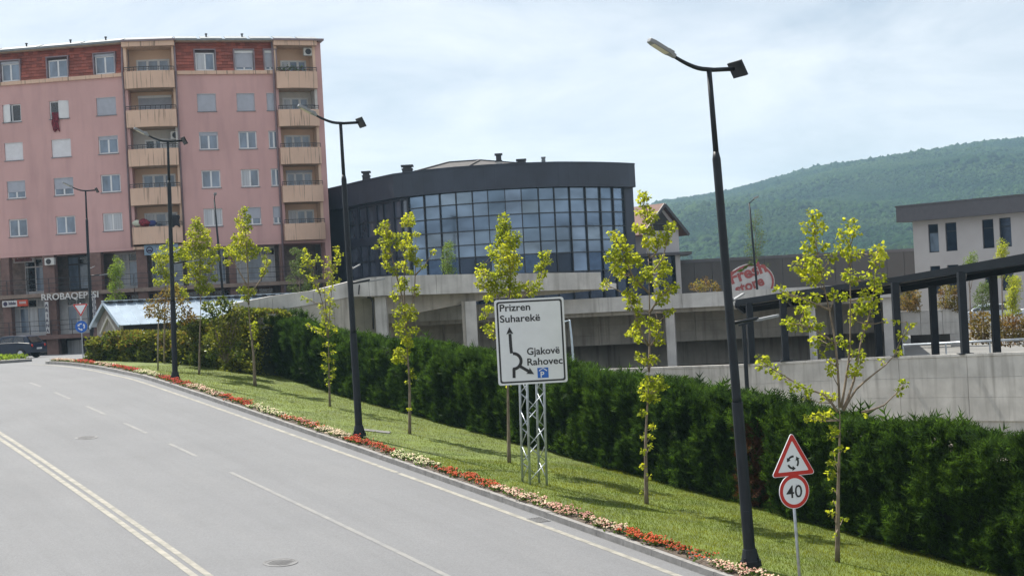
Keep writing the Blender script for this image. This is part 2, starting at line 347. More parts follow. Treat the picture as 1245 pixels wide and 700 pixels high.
# ------------------------------------------------------------------ ground sheet
def terrain():
    def axis(far, near, n0):
        a = np.linspace(-near, near, n0); g = near * np.power(far / near, np.linspace(0, 1, 14))[1:]
        return np.r_[-g[::-1], a, g]
    xs = axis(3500, 70, 71); ys = axis(3500, 70, 71) + 50
    X, Y = np.meshgrid(xs, ys); Z = np.zeros_like(X)
    for j in range(X.shape[0]):
        for i in range(X.shape[1]):
            x, y = X[j, i], Y[j, i]; d = (LL[:, 0] - x) ** 2 + (LL[:, 1] - y) ** 2; k = int(np.argmin(d))
            w = float((np.array([x, y]) - LL[k, :2]) @ LN[k, :2]); z = LL[k, 2] - .45
            if w > 0: z -= .145 * min(w, 7.5)
            if y > 62 and w > 5: z = min(z, -3.6)
            if y > 99 and x < 5: z = -3.9
            Z[j, i] = z
    V = np.c_[X.ravel(), Y.ravel(), Z.ravel()]; nx = len(xs); T = []
    for j in range(len(ys) - 1):
        for i in range(nx - 1):
            a = j * nx + i; T += [(a, a + 1, a + nx + 1), (a, a + nx + 1, a + nx)]
    o = link_mesh('ground', np_mesh('ground', V, T), M['earth'], smooth=True); o['kind'] = 'structure'
terrain()

# ------------------------------------------------------------------ road, kerb, markings
KW = -.85                                              # kerb face, left of the lamp line
def road_z(s, w): return on(s, 0).z - .115 + .006 * max(0, min(KW - w, 8)) - .012 * max(0, KW - 8 - w)
def road(s, w, dz=0.0):
    p = on(s, w); p.z = road_z(s, w) + dz; return p
def sheet(name, ss, ws, fn, material, kind='structure', parent=None):
    V = [fn(s, w) for s in ss for w in ws]; n = len(ws); Fc = []
    for j in range(len(ss) - 1):
        for i in range(n - 1):
            a = j * n + i; Fc.append((a, a + n, a + n + 1, a + 1)[::-1] if ws[1] > ws[0] else (a, a + n, a + n + 1, a + 1))
    b = MB(); b.add(V, Fc); o = b.build(name, material, parent, smooth=True, kind=kind); uv = o.data.uv_layers.new(name='along'); sw = [(w, s) for s in ss for w in ws]
    for lp in o.data.loops: uv.data[lp.index].uv = sw[lp.vertex_index]
    return o
sheet('road', np.arange(-24, 62, 1.0), [KW + .02, -2.5, -4.5, -6.7, -8.8, -11, -13, -15, -17.6], lambda s, w: road(s, w), M['asphalt'])
b = MB(); b.add([(-95, 71, -1.64), (-7, 71, -1.64), (-7, 101.5, -1.66), (-95, 101.5, -1.66)], [(0, 1, 2, 3)]); b.build('roundabout_road', M['asphalt'], kind='structure')
kerb = tag(bpy.data.objects.new('kerb', None), kind='structure'); COL.objects.link(kerb); ORG['kerb'] = Vector((0, 0, 0))
for s0 in np.arange(-14, S_NOSE - .2, 1.0):
    b = MB(); s1 = s0 + .99; j = random.uniform(-.005, .005)
    pts = []
    for z0, z1 in ((-.35, None),):
        q = [on(s0, KW), on(s1, KW), on(s1, KW + .15), on(s0, KW + .15)]
    bot = [Vector((p.x, p.y, p.z - .35)) for p in q]; top = [Vector((p.x, p.y, p.z + .012 + j)) for p in q]
    top[0] += Vector((LN[0] * .02)); top[1] += Vector((LN[0] * .02))
    b.hexa(bot + top); b.build('kerb_stone', M['kerb_stone'], kerb)
# rounded end of the kerb
b = MB(); c0 = on(S_NOSE, 1.2); t0 = tan(S_NOSE); n0 = Vector((t0.y, -t0.x, 0)); arc_o, arc_i = [], []
for k in range(13):
    a = PI * k / 12; d = -n0 * math.cos(a) + t0 * math.sin(a); arc_o.append(c0 + d * 2.05); arc_i.append(c0 + d * 1.9)
for k in range(12):
    q = [arc_o[k], arc_o[k + 1], arc_i[k + 1], arc_i[k]]
    b.hexa([Vector((p.x, p.y, p.z - .35)) for p in q] + [Vector((p.x, p.y, p.z + .012)) for p in q])
b.build('kerb_end', M['kerb_stone'], kerb)
marks = tag(bpy.data.objects.new('road_markings', None), kind='structure'); COL.objects.link(marks); ORG['road_markings'] = Vector((0, 0, 0))
def stripe(name, s0, s1, w, wid, step=1.0, m_='road_paint'):
    n = max(2, int((s1 - s0) / step) + 1)
    return sheet(name, np.linspace(s0, s1, n), [w - wid / 2, w + wid / 2], lambda s, q: road(s, q, .005), M[m_], None, marks)
def s_at_px(px, w, lo=-22, hi=58):
    best = min(np.arange(lo, hi, .05), key=lambda s: abs(proj(road(s, w))[0] - px)); return float(best)
stripe('edge_line', -20, 12.6, KW - .42, .14); stripe('edge_line', 12.75, S_NOSE + 2, KW - .42, .14)
for w in (-8.58, -8.82): stripe('centre_line', -22, 60, w, .135)
for xa, xb in ((530, 280), (240, 206), (178, 151), (128, 105), (85, 66), (50, 36)):
    stripe('lane_dash', s_at_px(xa, KW - 4.0) - (3 if xa == 530 else 0), s_at_px(xb, KW - 4.0), KW - 4.0, .12, 1.0, 'worn_paint')
def manhole(px, py, r, label):
    a, bb = ray(px, py); p = None
    for d in np.arange(12, 80, .05):
        s, w = sw_of(a * d, d)
        if bb * d <= road_z(s, w): p = Vector((a * d, d, road_z(s, w))); break
    s, w = sw_of(p.x, p.y); up = (road(s + .5, w) - road(s - .5, w)).normalized(); ex = Vector((LN[0])); ex = up.cross(Vector((0, 0, 1))).normalized(); ez = ex.cross(up)
    root = empty('manhole_cover', p, label, 'manhole cover', 'manhole covers in the road')
    n = 24; c = [(math.cos(2 * PI * k / n), math.sin(2 * PI * k / n)) for k in range(n)]
    b = MB(); b.ring([(x * r, y * r) for x, y in c], [(x * r * .86, y * r * .86) for x, y in c], p - ez * .03, ex, up, ez, .039); b.build('ring', M['cast_iron'], root)
    b = MB(); b.prism([(x * r * .85, y * r * .85) for x, y in c], p - ez * .03, ex, up, ez, .036)
    for i in range(-3, 4):
        for j in range(-3, 4):
            if i * i + j * j < 11: b.prism([(i * .2 * r - .04, j * .2 * r - .02), (i * .2 * r + .04, j * .2 * r - .02), (i * .2 * r + .04, j * .2 * r + .02), (i * .2 * r - .04, j * .2 * r + .02)], p + ez * .0061, ex, up, ez, .005)
    b.build('lid', M['cast_iron'], root)
manhole(341, 684, .33, 'round iron manhole cover beside the long lane dash, low in the photo')
manhole(105, 532, .33, 'round iron manhole cover further up, near the double centre line')
# kerbside gully grate
gp = road(s_at_px(655, KW - .2), KW - .22); s_, w_ = sw_of(gp.x, gp.y); b = MB(); tt = tan(s_); tn = Vector((tt.y, -tt.x, 0)); up3 = (road(s_ + .5, w_) - road(s_ - .5, w_)).normalized()
for k in range(6): b.bar(gp - tn * .15 + tn * .06 * k - up3 * .22 + Vector((0, 0, .004)), gp - tn * .15 + tn * .06 * k + up3 * .22 + Vector((0, 0, .004)), .03, .012)
for e_ in (-.22, .22): b.bar(gp - tn * .17 + up3 * e_ + Vector((0, 0, .004)), gp + tn * .17 + up3 * e_ + Vector((0, 0, .004)), .03, .012)
tag(b.build('gully_grate', M['cast_iron'], origin=gp), 'small iron gully grate in the road against the kerb', 'drain')

# ------------------------------------------------------------------ lawn, grass, flower bed
HW = 5.6                                                 # front of the hedge
sheet('lawn', np.arange(-14, S_NOSE + 1, 1.0), [KW + .13, -.2, .3, 1, 2, 3.2, 4.4, 5.6, 7.2, 8.6], lambda s, w: lawn(s, w, -.012), M['lawn_soil'])
N = 150000; ss = rng.uniform(-9, 43, N); ss = np.where(rng.random(N) < .45, rng.uniform(-9, 14, N), ss); ww = rng.uniform(-.22, HW + .5, N)
ii = np.interp(ss, LS, np.arange(len(LS))); a_ = np.minimum(ii.astype(int), len(LS) - 2); t_ = (ii - a_)[:, None]
pos = LL[a_] * (1 - t_) + LL[a_ + 1] * t_ + LN[a_] * ww[:, None]; pos[:, 2] -= np.interp(ss, [-30, 33, 44], [.145, .145, .02]) * np.clip(ww, 0, 7.5) + .012
yd = np.c_[rng.normal(0, .45, (N, 2)), np.ones(N)]
V, T = scatter([(-.09, 0, 0), (.09, 0, 0), (.02, 1, .1)], [(0, 1, 2)], pos, yd, rng.normal(0, 1, (N, 3)), rng.uniform(.03, .07, N))
tag(link_mesh('grass', np_mesh('grass', V, T), M['grass_blade'], kind='stuff'), 'short mown grass of the sloping verge', 'grass')
sheet('flower_bed_soil', np.arange(-14, S_NOSE + .5, 1.0), [KW + .14, KW + .56], lambda s, w: on(s, w, .016), M['soil'])
BLOB_V = [(0, 0, .55)] + [(math.cos(k * PI / 3) * .5, math.sin(k * PI / 3) * .5, .1 * (k % 2)) for k in range(6)]; BLOB_F = [(0, k + 1, (k + 1) % 6 + 1) for k in range(6)]
def flowers(px0, px1, petals, label, wide=(KW + .18, KW + .52)):
    f = lambda px: float(min(np.arange(-14, S_NOSE + .4, .05), key=lambda s: abs(proj(on(s, -.45, .1))[0] - px)))
    s0, s1 = f(px0), f(px1); s0, s1 = min(s0, s1), max(s0, s1); L = s1 - s0; n = int(L * 15) + 4
    sp = rng.uniform(s0, s1, n); wp = rng.uniform(wide[0], wide[1], n); base = np.array([on(a, b_, .02) for a, b_ in zip(sp, wp)]); hh = rng.uniform(.06, .125, n)
    parts = []; mi = []
    k = 12; bp = np.repeat(base, k, 0) + np.c_[rng.normal(0, .055, (n * k, 2)), rng.uniform(0, .75, n * k) * np.repeat(hh, k)]
    g = scatter(OVAL_V, OVAL_F, bp, np.c_[rng.normal(0, .7, (n * k, 2)), rng.uniform(.2, 1, n * k)], rng.normal(0, 1, (n * k, 3)), rng.uniform(.05, .09, n * k)); parts.append(g); mi.append(np.zeros(len(g[1])))
    for q, pm in enumerate(petals):
        k = 9 if len(petals) == 1 else 5
        fp = np.repeat(base, k, 0) + np.c_[rng.normal(0, .065, (n * k, 2)), np.repeat(hh, k) * rng.uniform(.65, 1.1, n * k)]
        g = scatter(BLOB_V, BLOB_F, fp, norm(rng.normal(0, 1, (n * k, 3)) * [1, 1, .2]), np.c_[rng.normal(0, .35, (n * k, 2)) + [0, -.2], np.ones(n * k)], rng.uniform(.03, .058, n * k)); parts.append(g); mi.append(np.full(len(g[1]), q + 1))
    V, T = cat_mesh(parts)
    o = link_mesh('flower_patch', np_mesh('flower_patch', V, T, np.concatenate(mi)), [M['flower_leaf']] + [M[p] for p in petals], kind='stuff', origin=on((s0 + s1) / 2, -.45))
    tag(o, label, 'flowers', 'bedding flowers along the kerb')
for px0, px1, pt, lb in (
    (990, 868, ['petal_cream', 'petal_pink'], 'cream and pale pink bedding flowers at the foot of the tall near lamp post'),
    (867, 762, ['petal_orange'], 'orange red bedding flowers just uphill of the near lamp post'),
    (761, 722, ['petal_cream', 'petal_pink'], 'pale pink bedding flowers next to the near orange patch'),
    (721, 672, ['petal_pink'], 'deep pink bedding flowers near the foot of the direction sign'),
    (671, 606, ['petal_cream', 'petal_pink'], 'cream pink bedding flowers below the lattice sign mast'),
    (605, 535, ['petal_orange'], 'orange bedding flowers between lattice sign mast and middle lamp post'),
    (534, 482, ['petal_lime', 'petal_cream'], 'greenish white bedding flowers next to the middle orange patch'),
    (481, 428, ['petal_orange', 'petal_red'], 'red orange bedding flowers at the foot of the middle lamp post'),
    (427, 392, ['petal_cream'], 'cream bedding flowers just uphill of the middle lamp post'),
    (391, 350, ['petal_pink', 'petal_orange'], 'salmon bedding flowers between two cream patches'),
    (349, 310, ['petal_cream', 'petal_lime'], 'cream bedding flowers in front of the slim tree below the ramp'),
    (309, 272, ['petal_orange', 'petal_red'], 'brick red bedding flowers downhill of the far lamp post'),
    (271, 232, ['petal_pink', 'petal_cream'], 'pinkish cream bedding flowers close to the far lamp post'),
    (231, 197, ['petal_red'], 'bright red bedding flowers at the foot of the far lamp post'),
    (196, 171, ['petal_lime', 'petal_cream'], 'whitish green bedding flowers just uphill of the far lamp post'),
    (170, 141, ['petal_red'], 'bright red bedding flowers in front of the leafy round hedge'),
    (140, 119, ['petal_cream', 'petal_pink'], 'cream bedding flowers between two red patches near the bed end'),
    (118, 94, ['petal_red'], 'bright red bedding flowers last before the bed end'),
    (93, 69, ['petal_pink', 'petal_cream'], 'pinkish cream bedding flowers at the very end of the bed')):
    flowers(px0, px1, pt, lb)
# lawn cover plate
q = on_lawn(458, 524); b = MB(); cq = [Vector((q.x + i * .4, q.y + j * .3, lawn_z(*sw_of(q.x + i * .4, q.y + j * .3)))) for i, j in ((-1, -1), (1, -1), (1, 1), (-1, 1))]; b.hexa([p - Vector((0, 0, .1)) for p in cq] + [p + Vector((0, 0, .012)) for p in cq]); tag(b.build('cover_slab', M['deck_concrete'], origin=q), 'flat grey utility cover lying in the lawn near the middle lamp post', 'cover')

# ------------------------------------------------------------------ direction sign, traffic signs
def sign_frame(n):                                       # reading direction and normal of an upright board facing n
    n = Vector(n).normalized(); ex = Vector((-n.y, n.x, 0)); return ex, Vector((0, 0, 1)), n
def rrect(x0, x1, y0, y1, r, k=5):
    o = []
    for cx, cy, a0 in ((x1 - r, y0 + r, -PI / 2), (x1 - r, y1 - r, 0), (x0 + r, y1 - r, PI / 2), (x0 + r, y0 + r, PI)):
        for i in range(k + 1): o.append((cx + r * math.cos(a0 + i * PI / 2 / k), cy + r * math.sin(a0 + i * PI / 2 / k)))
    return o
def direction_sign():
    base = on_lawn(650, 588); D = base.y
    root = empty('direction_sign', base, 'white rectangular direction sign on a grey lattice mast beside the road', 'road sign')
    tilt = .012
    ex, ez, n = sign_frame((.06, -1, 0)); wd, ht = 1.66, 2.04
    c = P(645.5, 414.5, D - .40)
    ez = Vector((-.0, 0, 1)); o = c - n * .0
    b = MB(); b.prism(rrect(-wd / 2, wd / 2, -ht / 2, ht / 2, .06), o, ex, ez, n, .03); b.build('board', M['sign_white'], root)
    for z in (-.6, 0, .6): bb = MB(); bb.bar(o - n * .03 - ex * .7 + ez * z, o - n * .03 + ex * .7 + ez * z, .05); bb.build('rail', M['galvanised'], root)
    f = o + n * .0305
    b = MB(); b.ring(rrect(-wd / 2 + .045, wd / 2 - .045, -ht / 2 + .045, ht / 2 - .045, .06), rrect(-wd / 2 + .085, wd / 2 - .085, -ht / 2 + .085, ht / 2 - .085, .045), f, ex, ez, n, .003); b.build('border', M['sign_black'], root)
    px = lambda x, y: (((x - 645.5) * cr + (414.5 - y) * sr) * wd / 82.5, (-(x - 645.5) * .04 + (414.2 - y) * cr) * ht / 102.5)          # photo pixels on the board
    def word(t, x0, x1, yb, size):
        s = wd / 82.5; w0 = text_w(t, size); a = px(x0, yb); text_part(t, size, f + ex * a[0] + ez * a[1] + n * .002, ex, ez, M['sign_black'], root, 'lettering', .004, .018, (x1 - x0) * s / w0)
    word('Prizren', 607.6, 643.5, 378.3, .235); word('Suharekë', 608.4, 655.7, 391.5, .235)
    word('Gjakovë', 640.4, 679.0, 430.6, .235); word('Rahovec', 640.5, 682.2, 443.2, .235)
    def line(pts, w, name):
        b = MB(); pts = [Vector(px(*p)) for p in pts]; L, Rr = [], []
        for i, p in enumerate(pts):
            t = (pts[min(i + 1, len(pts) - 1)] - pts[max(i - 1, 0)]).normalized(); q = Vector((-t.y, t.x)) * w / 2; L.append(p + q); Rr.append(p - q)
        for i in range(len(pts) - 1): b.prism([tuple(Rr[i]), tuple(Rr[i + 1]), tuple(L[i + 1]), tuple(L[i])], f, ex, ez, n, .004 + .0004 * i)
        return b
    def head(b, tip, frm, ln, w):
        t0, a = Vector(px(*tip)), Vector(px(*frm)); d = (t0 - a).normalized(); q = Vector((-d.y, d.x)); e = t0 - d * ln
        b.prism([tuple(t0), tuple(e + q * w / 2), tuple(e + d * .03), tuple(e - q * w / 2)], f, ex, ez, n, .009)
    cx, cy, r = 624.3, 438.0, 9.3
    arc = [(cx + r * math.cos(a), cy - r * math.sin(a)) for a in np.linspace(R(92), R(-92), 22)]
    b = line([(622.3, 428.5), (621.4, 420), (620.4, 405)], .072, 'arrow'); head(b, (619.6, 397.0), (620.6, 410), .17, .165)
    for q in (line(arc, .072, 'a'), line([(624.4, 447.3), (625.8, 447.4), (626, 458)][0:1] + [(625.2, 447.2), (625.4, 458)], .072, 'a'), line([(632.2, 444), (640, 448.6), (643, 450.4)], .072, 'a')):
        b.add(q.v, q.f)
    head(b, (649.2, 453.8), (632.2, 444), .17, .165)
    b.build('arrow', M['sign_black'], root)
    x0, y0 = px(653.6, 458.6); x1, y1 = px(666.0, 445.9)
    b = MB(); b.prism([(x0, y0), (x1, y0), (x1, y1), (x0, y1)], f, ex, ez, n, .004); pk = b.build('parking_symbol', M['sign_blue'], root)
    a = px(656.6, 457.6); text_part('P', .19, f + ex * a[0] + ez * a[1] + n * .007, ex, ez, M['sign_white'], pk, 'lettering', .003, .02)
    b = MB(); rf = [px(655, 450.6), px(659.8, 447.2), px(664.6, 450.6), px(664.6, 449.2), px(659.8, 446.3), px(655, 449.2)]
    b.prism([rf[0], rf[1], rf[4], rf[5]][::1], f + n * .0042, ex, ez, n, .003); b.prism([rf[1], rf[2], rf[3], rf[4]], f + n * .0042, ex, ez, n, .003); b.build('garage_roof_symbol', M['sign_white'], pk)
    # lattice mast: four chords and zigzag braces
    hw, hd = .24, .22; top = o.z + .85; lean = Vector((-.0, 0, 0))
    tx = ex; ty = Vector((ex.y, -ex.x, 0)) * -1
    rot = R(20); ax = ex * math.cos(rot) + ty * math.sin(rot); ay = -ex * math.sin(rot) + ty * math.cos(rot)
    cc = Vector((base.x, base.y, 0)); cs = [cc + ax * sx * hw * .93 + ay * sy * hd for sx, sy in ((-1, -1), (1, -1), (1, 1), (-1, 1))]
    tilt = lambda p, z: Vector((p.x + (c.x - base.x) * (z - base.z) / (c.z - base.z), p.y, z))
    for p in cs: b = MB(); b.tube([tilt(p, base.z - .3), tilt(p, top)], .03, 8); b.build('chord', M['galvanised'], root, smooth=True)
    for k in range(4):
        p, q = cs[k], cs[(k + 1) % 4]; z = base.z + .1; i = 0; b = MB()
        while z + .42 < top:
            a, d = (p, q) if i % 2 == 0 else (q, p); b.tube([tilt(a, z), tilt(d, z + .42)], .0125, 6); z += .42; i += 1
        b.build('brace', M['galvanised'], root, smooth=True)
direction_sign()
def circle(r, n=36, cx=0, cy=0): return [(cx + r * math.cos(2 * PI * k / n), cy + r * math.sin(2 * PI * k / n)) for k in range(n)]
def rtri(s, rr, k=5, up=1):                              # rounded triangle centred on its centroid
    o = []; cr_ = s / math.sqrt(3) - 2 * rr
    for i in range(3):
        a = PI / 2 + i * 2 * PI / 3; cx, cy = cr_ * math.cos(a), cr_ * math.sin(a)
        for j in range(k + 1): t = a - PI / 3 + j * (2 * PI / 3) / k; o.append((cx + rr * math.cos(t), (cy + rr * math.sin(t))))
    return [(x, y * up) for x, y in o] if up == 1 else [(x, y * up) for x, y in o][::-1]
def arc_arrow(b, r, w, a0, a1, o, ex, ez, n, t, hl, hw):  # curved arrow band with a head, angles in degrees
    A = np.linspace(R(a0), R(a1), 9); po = [((r + w / 2) * math.cos(a), (r + w / 2) * math.sin(a)) for a in A]; pi = [((r - w / 2) * math.cos(a), (r - w / 2) * math.sin(a)) for a in A]
    for k in range(8):
        q = [pi[k], po[k], po[k + 1], pi[k + 1]]; b.prism(q if a1 > a0 else q[::-1], o, ex, ez, n, t)
    a = R(a1); sg = 1 if a1 > a0 else -1; d = Vector((-math.sin(a), math.cos(a))) * sg; m = Vector((r * math.cos(a), r * math.sin(a))); q = Vector((math.cos(a), math.sin(a)))
    pts = [tuple(m + q * hw / 2), tuple(m + d * hl), tuple(m - q * hw / 2)]; b.prism(pts if sg > 0 else pts[::-1], o, ex, ez, n, t)
def warn_sign():
    D = 25.0; c = P(964, 596.5, D); base = Vector((c.x + .05, D, lawn_z(*sw_of(c.x, D))))
    root = empty('traffic_sign', base, 'red bordered roundabout warning triangle above a round 40 sign on a thin post', 'traffic sign')
    ex, ez, n = sign_frame((.36, -.93, 0))
    b = MB(); b.tube([base - Vector((0, 0, .3)), Vector((c.x - .02, D, c.z + .80))], .026, 10); b.build('post', M['galvanised'], root, smooth=True)
    o = Vector((c.x, D, c.z)) + n * .035
    pl = MB(); pl.prism(circle(.292), o, ex, ez, n, .012); ro = pl.build('round_plate', M['sign_white'], root)
    b = MB(); b.ring(circle(.282), circle(.222), o + n * .0125, ex, ez, n, .002); b.build('red_rim', M['sign_red'], ro)
    w = text_w('40', .30, .02); text_part('40', .30, o + n * .015 - ex * .158 - ez * .105, ex, ez, M['sign_black'], ro, 'lettering', .003, .004, .316 / w)
    o2 = Vector((P(962.2, 560, D).x, D, P(962.2, 560, D).z)) + n * .035
    b = MB(); b.prism(rtri(.86, .04), o2, ex, ez, n, .012); tr = b.build('triangle_plate', M['sign_white'], root)
    b = MB(); b.ring(rtri(.83, .035), rtri(.60, .012), o2 + n * .0125, ex, ez, n, .002); b.build('red_rim', M['sign_red'], tr)
    b = MB()
    for a in (80, 200, 320): arc_arrow(b, .10, .034, a, a + 62, o2 + n * .0125 - ez * .02, ex, ez, n, .003, .062, .085)
    b.build('symbol', M['sign_black'], tr)
    for z in (c.z + .1, c.z - .1, o2.z): bb = MB(); bb.box(c.x - .06, c.x + .06, D - .03, D + .03, z - .02, z + .02); bb.build('bracket', M['galvanised'], root)
warn_sign()
def yield_sign():
    D = 76.0; c = P(98, 376.5, D); root = empty('traffic_sign', Vector((c.x, D, -1.6)), 'give way triangle above a blue roundabout disc, by the round leafy hedge', 'traffic sign')
    ex, ez, n = sign_frame((.18, -1, 0)); k = D / 1800
    b = MB(); b.tube([(c.x, D, -1.9), (c.x, D, c.z + .35)], .03, 8); b.build('post', M['galvanised'], root, smooth=True)
    o = Vector((c.x, D, c.z + .08)) + n * .04
    b = MB(); b.prism(rtri(18.5 * k, .04, up=-1), o, ex, ez, n, .012); tr = b.build('triangle_plate', M['sign_white'], root)
    b = MB(); b.ring(rtri(18.0 * k, .035, up=-1), rtri(13.0 * k, .012, up=-1), o + n * .0125, ex, ez, n, .002); b.build('red_rim', M['sign_red'], tr)
    o = Vector((P(99, 397, D).x, D, P(99, 397, D).z)) + n * .04
    b = MB(); b.prism(circle(7.2 * k), o, ex, ez, n, .012); ro = b.build('round_plate', M['sign_blue'], root)
    b = MB()
    for a in (80, 200, 320): arc_arrow(b, .15, .055, a, a + 62, o + n * .0125, ex, ez, n, .003, .1, .14)
    b.build('symbol', M['sign_white'], ro)
yield_sign()

# ------------------------------------------------------------------ street lamps
def lamp_at(base, top, dirv, label, group, H=9.0, part_scale=1.0, low=True):
    """dirv: unit vector towards the road; pole leans from base to top"""
    root = empty('street_lamp', base, label, 'street lamp', group)
    base, top = Vector(base), Vector(top); ax = top - base; at = lambda f: base + ax * f
    d = Vector(dirv).normalized(); up = Vector((0, 0, 1))
    b = MB(); b.tube([at(-.03), at(.005), at(.33)], [.108, .108, .1], 14); b.build('lower_pole', M['lamp_metal'], root, smooth=False); dn = Vector((-.2, -.98, 0)); dx = Vector((.98, -.2, 0)); c = at(.09) + dn * .1; m = MB(); m.prism([(-.045, -.2), (.045, -.2), (.045, .2), (-.045, .2)], c, dx, up, dn, .012); m.build('access_door', M['lamp_metal'], root)
    b = MB(); b.tube([at(.33), at(.34), at(.82), at(.835)], [.088, .084, .076, .052], 14); b.build('middle_pole', M['lamp_metal'], root, smooth=True)
    b = MB(); b.tube([at(.83), at(1.0)], [.052, .047], 12); b.build('upper_pole', M['lamp_metal'], root, smooth=True)
    b = MB(); b.tube([at(.0) + up * .0, at(.012)], [.2, .19], 14); b.tube([at(.012), at(.035)], [.17, .125], 14)
    for k in range(4): a = PI / 4 + k * PI / 2; b.tube([base + Vector((math.cos(a) * .17, math.sin(a) * .17, .05)), base + Vector((math.cos(a) * .17, math.sin(a) * .17, .17))], .02, 6)
    b.build('base_plate', M['lamp_metal'], root)
    pts = [top - d * .55 + up * .03, top - d * .1, top + d * .15 + up * .01]
    pts += [top + d * (.15 + .62 * t) + up * (.01 + .22 * t ** 1.5) for t in np.linspace(.15, 1, 7)]
    b = MB(); b.tube(pts, [.042] * 3 + [.042 - .012 * t for t in np.linspace(.15, 1, 7)], 10); b.build('arm', M['lamp_metal'], root, smooth=True)
    e = pts[-1]; t = (pts[-1] - pts[-2]).normalized(); s = t.cross(up).normalized(); u2 = s.cross(t)
    b = MB(); prof = [(-.05, .04), (.05, .06), (.12, .095), (.46, .09), (.56, .055)]
    lo, hi = [], []
    poly = [(x, y) for x, y in prof] + [(x, -y) for x, y in prof[::-1]]
    b.prism(poly[::-1], e + u2 * -.03, t, s, u2, .075); b.bar(e + u2 * .06 - t * .0, e + t * .14 + u2 * .06, .06, .05); hd = b.build('lamp_head', M['lamp_grey'], root, bevel=.012)
    b = MB(); b.prism([(.13, -.075), (.46, -.07), (.46, .07), (.13, .075)][::-1], e - u2 * .036, t, s, u2, .008); b.build('lens', M['lens'], hd)
    q = top - d * .62 + up * .02; f = (-d + up * .5).normalized(); s2 = d.cross(up).normalized(); u3 = f.cross(s2)
    b = MB(); b.prism([(-.2, -.15), (.2, -.15), (.2, .15), (-.2, .15)], q, s2, u3, f, .045); pn = b.build('solar_panel', M['lamp_metal'], root)
    b = MB(); b.prism([(-.185, -.135), (.185, -.135), (.185, .135), (-.185, .135)], q + f * .046, s2, u3, f, .003); b.build('cell_face', M['solar'], pn)
    if low:
        g = at(.488); r_ = -d; rr = (r_ + up * .12).normalized()
        b = MB(); b.tube([g, g + rr * .62], .032, 8); b.build('footway_arm', M['lamp_metal'], root, smooth=True)
        k = g + rr * .6; sd = rr.cross(up).normalized()
        b = MB(); b.prism([(-.02, -.035), (.1, -.055), (.42, -.05), (.5, -.02), (.5, .02), (.42, .05), (.1, .055), (-.02, .035)], k - up * .01, rr, sd, -up if False else rr.cross(sd), .045); b.build('footway_lamp', M['lamp_grey'], root)
        g2 = at(.535) + r_ * .06; b = MB(); b.tube([at(.535), g2 + r_ * .05 + up * .03], .02, 6); b.prism([(.02, -.045), (.3, -.04), (.3, .04), (.02, .045)], g2, (r_ + up * .45).normalized(), sd, (r_ + up * .45).normalized().cross(sd), .03); b.build('spot_lamp', M['lamp_grey'], root)
    return root
GL = 'dark street lamps along the kerb'
def kerb_lamp(pt, pb, d, label):
    base = P(*pb, d); s, w = sw_of(base.x, base.y); base.z = lawn_z(s, w) + .0; t = tan(s); lamp_at(base, P(*pt, d), (-t.y, t.x, 0), label, GL)
kerb_lamp((862, 85), (913, 688), 26.78, 'tall dark leaning street lamp nearest the 40 sign, seen against the hill')
kerb_lamp((414, 150), (437, 530), 42.55, 'dark street lamp standing between the pink block and the direction sign')
kerb_lamp((204, 172), (213, 460), 56.24, 'dark street lamp at the bright red flowers, its head in front of the pink balconies')
bq = P(112, 425, 84); bq.z = -1.65
lamp_at(bq, P(104, 232, 84), (-.85, -.5, 0), 'street lamp with a white head in front of the old clothes shop front', GL)
def plain_lamp(px, pt, d, zb, hs, label):
    t = P(px, pt, d); base = Vector((t.x + .35, d, zb)); root = empty('lamp_post', base, label, 'street lamp')
    b = MB(); b.tube([base, base + (t - base) * .7, t], [.08, .07, .05], 10); b.build('pole', M['lamp_metal'], root, smooth=True)
    b = MB(); b.tube([t, t + Vector((hs * .5, -.5, .22))], .03, 8); b.build('arm', M['lamp_metal'], root, smooth=True)
    e = t + Vector((hs * .5, -.5, .22)); b = MB(); b.prism([(0, -.1), (.45, -.13), (.6, 0), (.45, .13), (0, .1)], e, (hs * .7, -.7, .15), (.7, hs * .7, 0), (0, 0, 1), .07); b.build('lamp_head', M['lamp_grey'], root)
plain_lamp(260.5, 243, 92, -1.7, .3, 'dark lamp post rising behind the young trees in front of the pink block')
plain_lamp(911, 247, 95, -3.3, .5, 'thin lamp post standing in front of the oval shop sign')

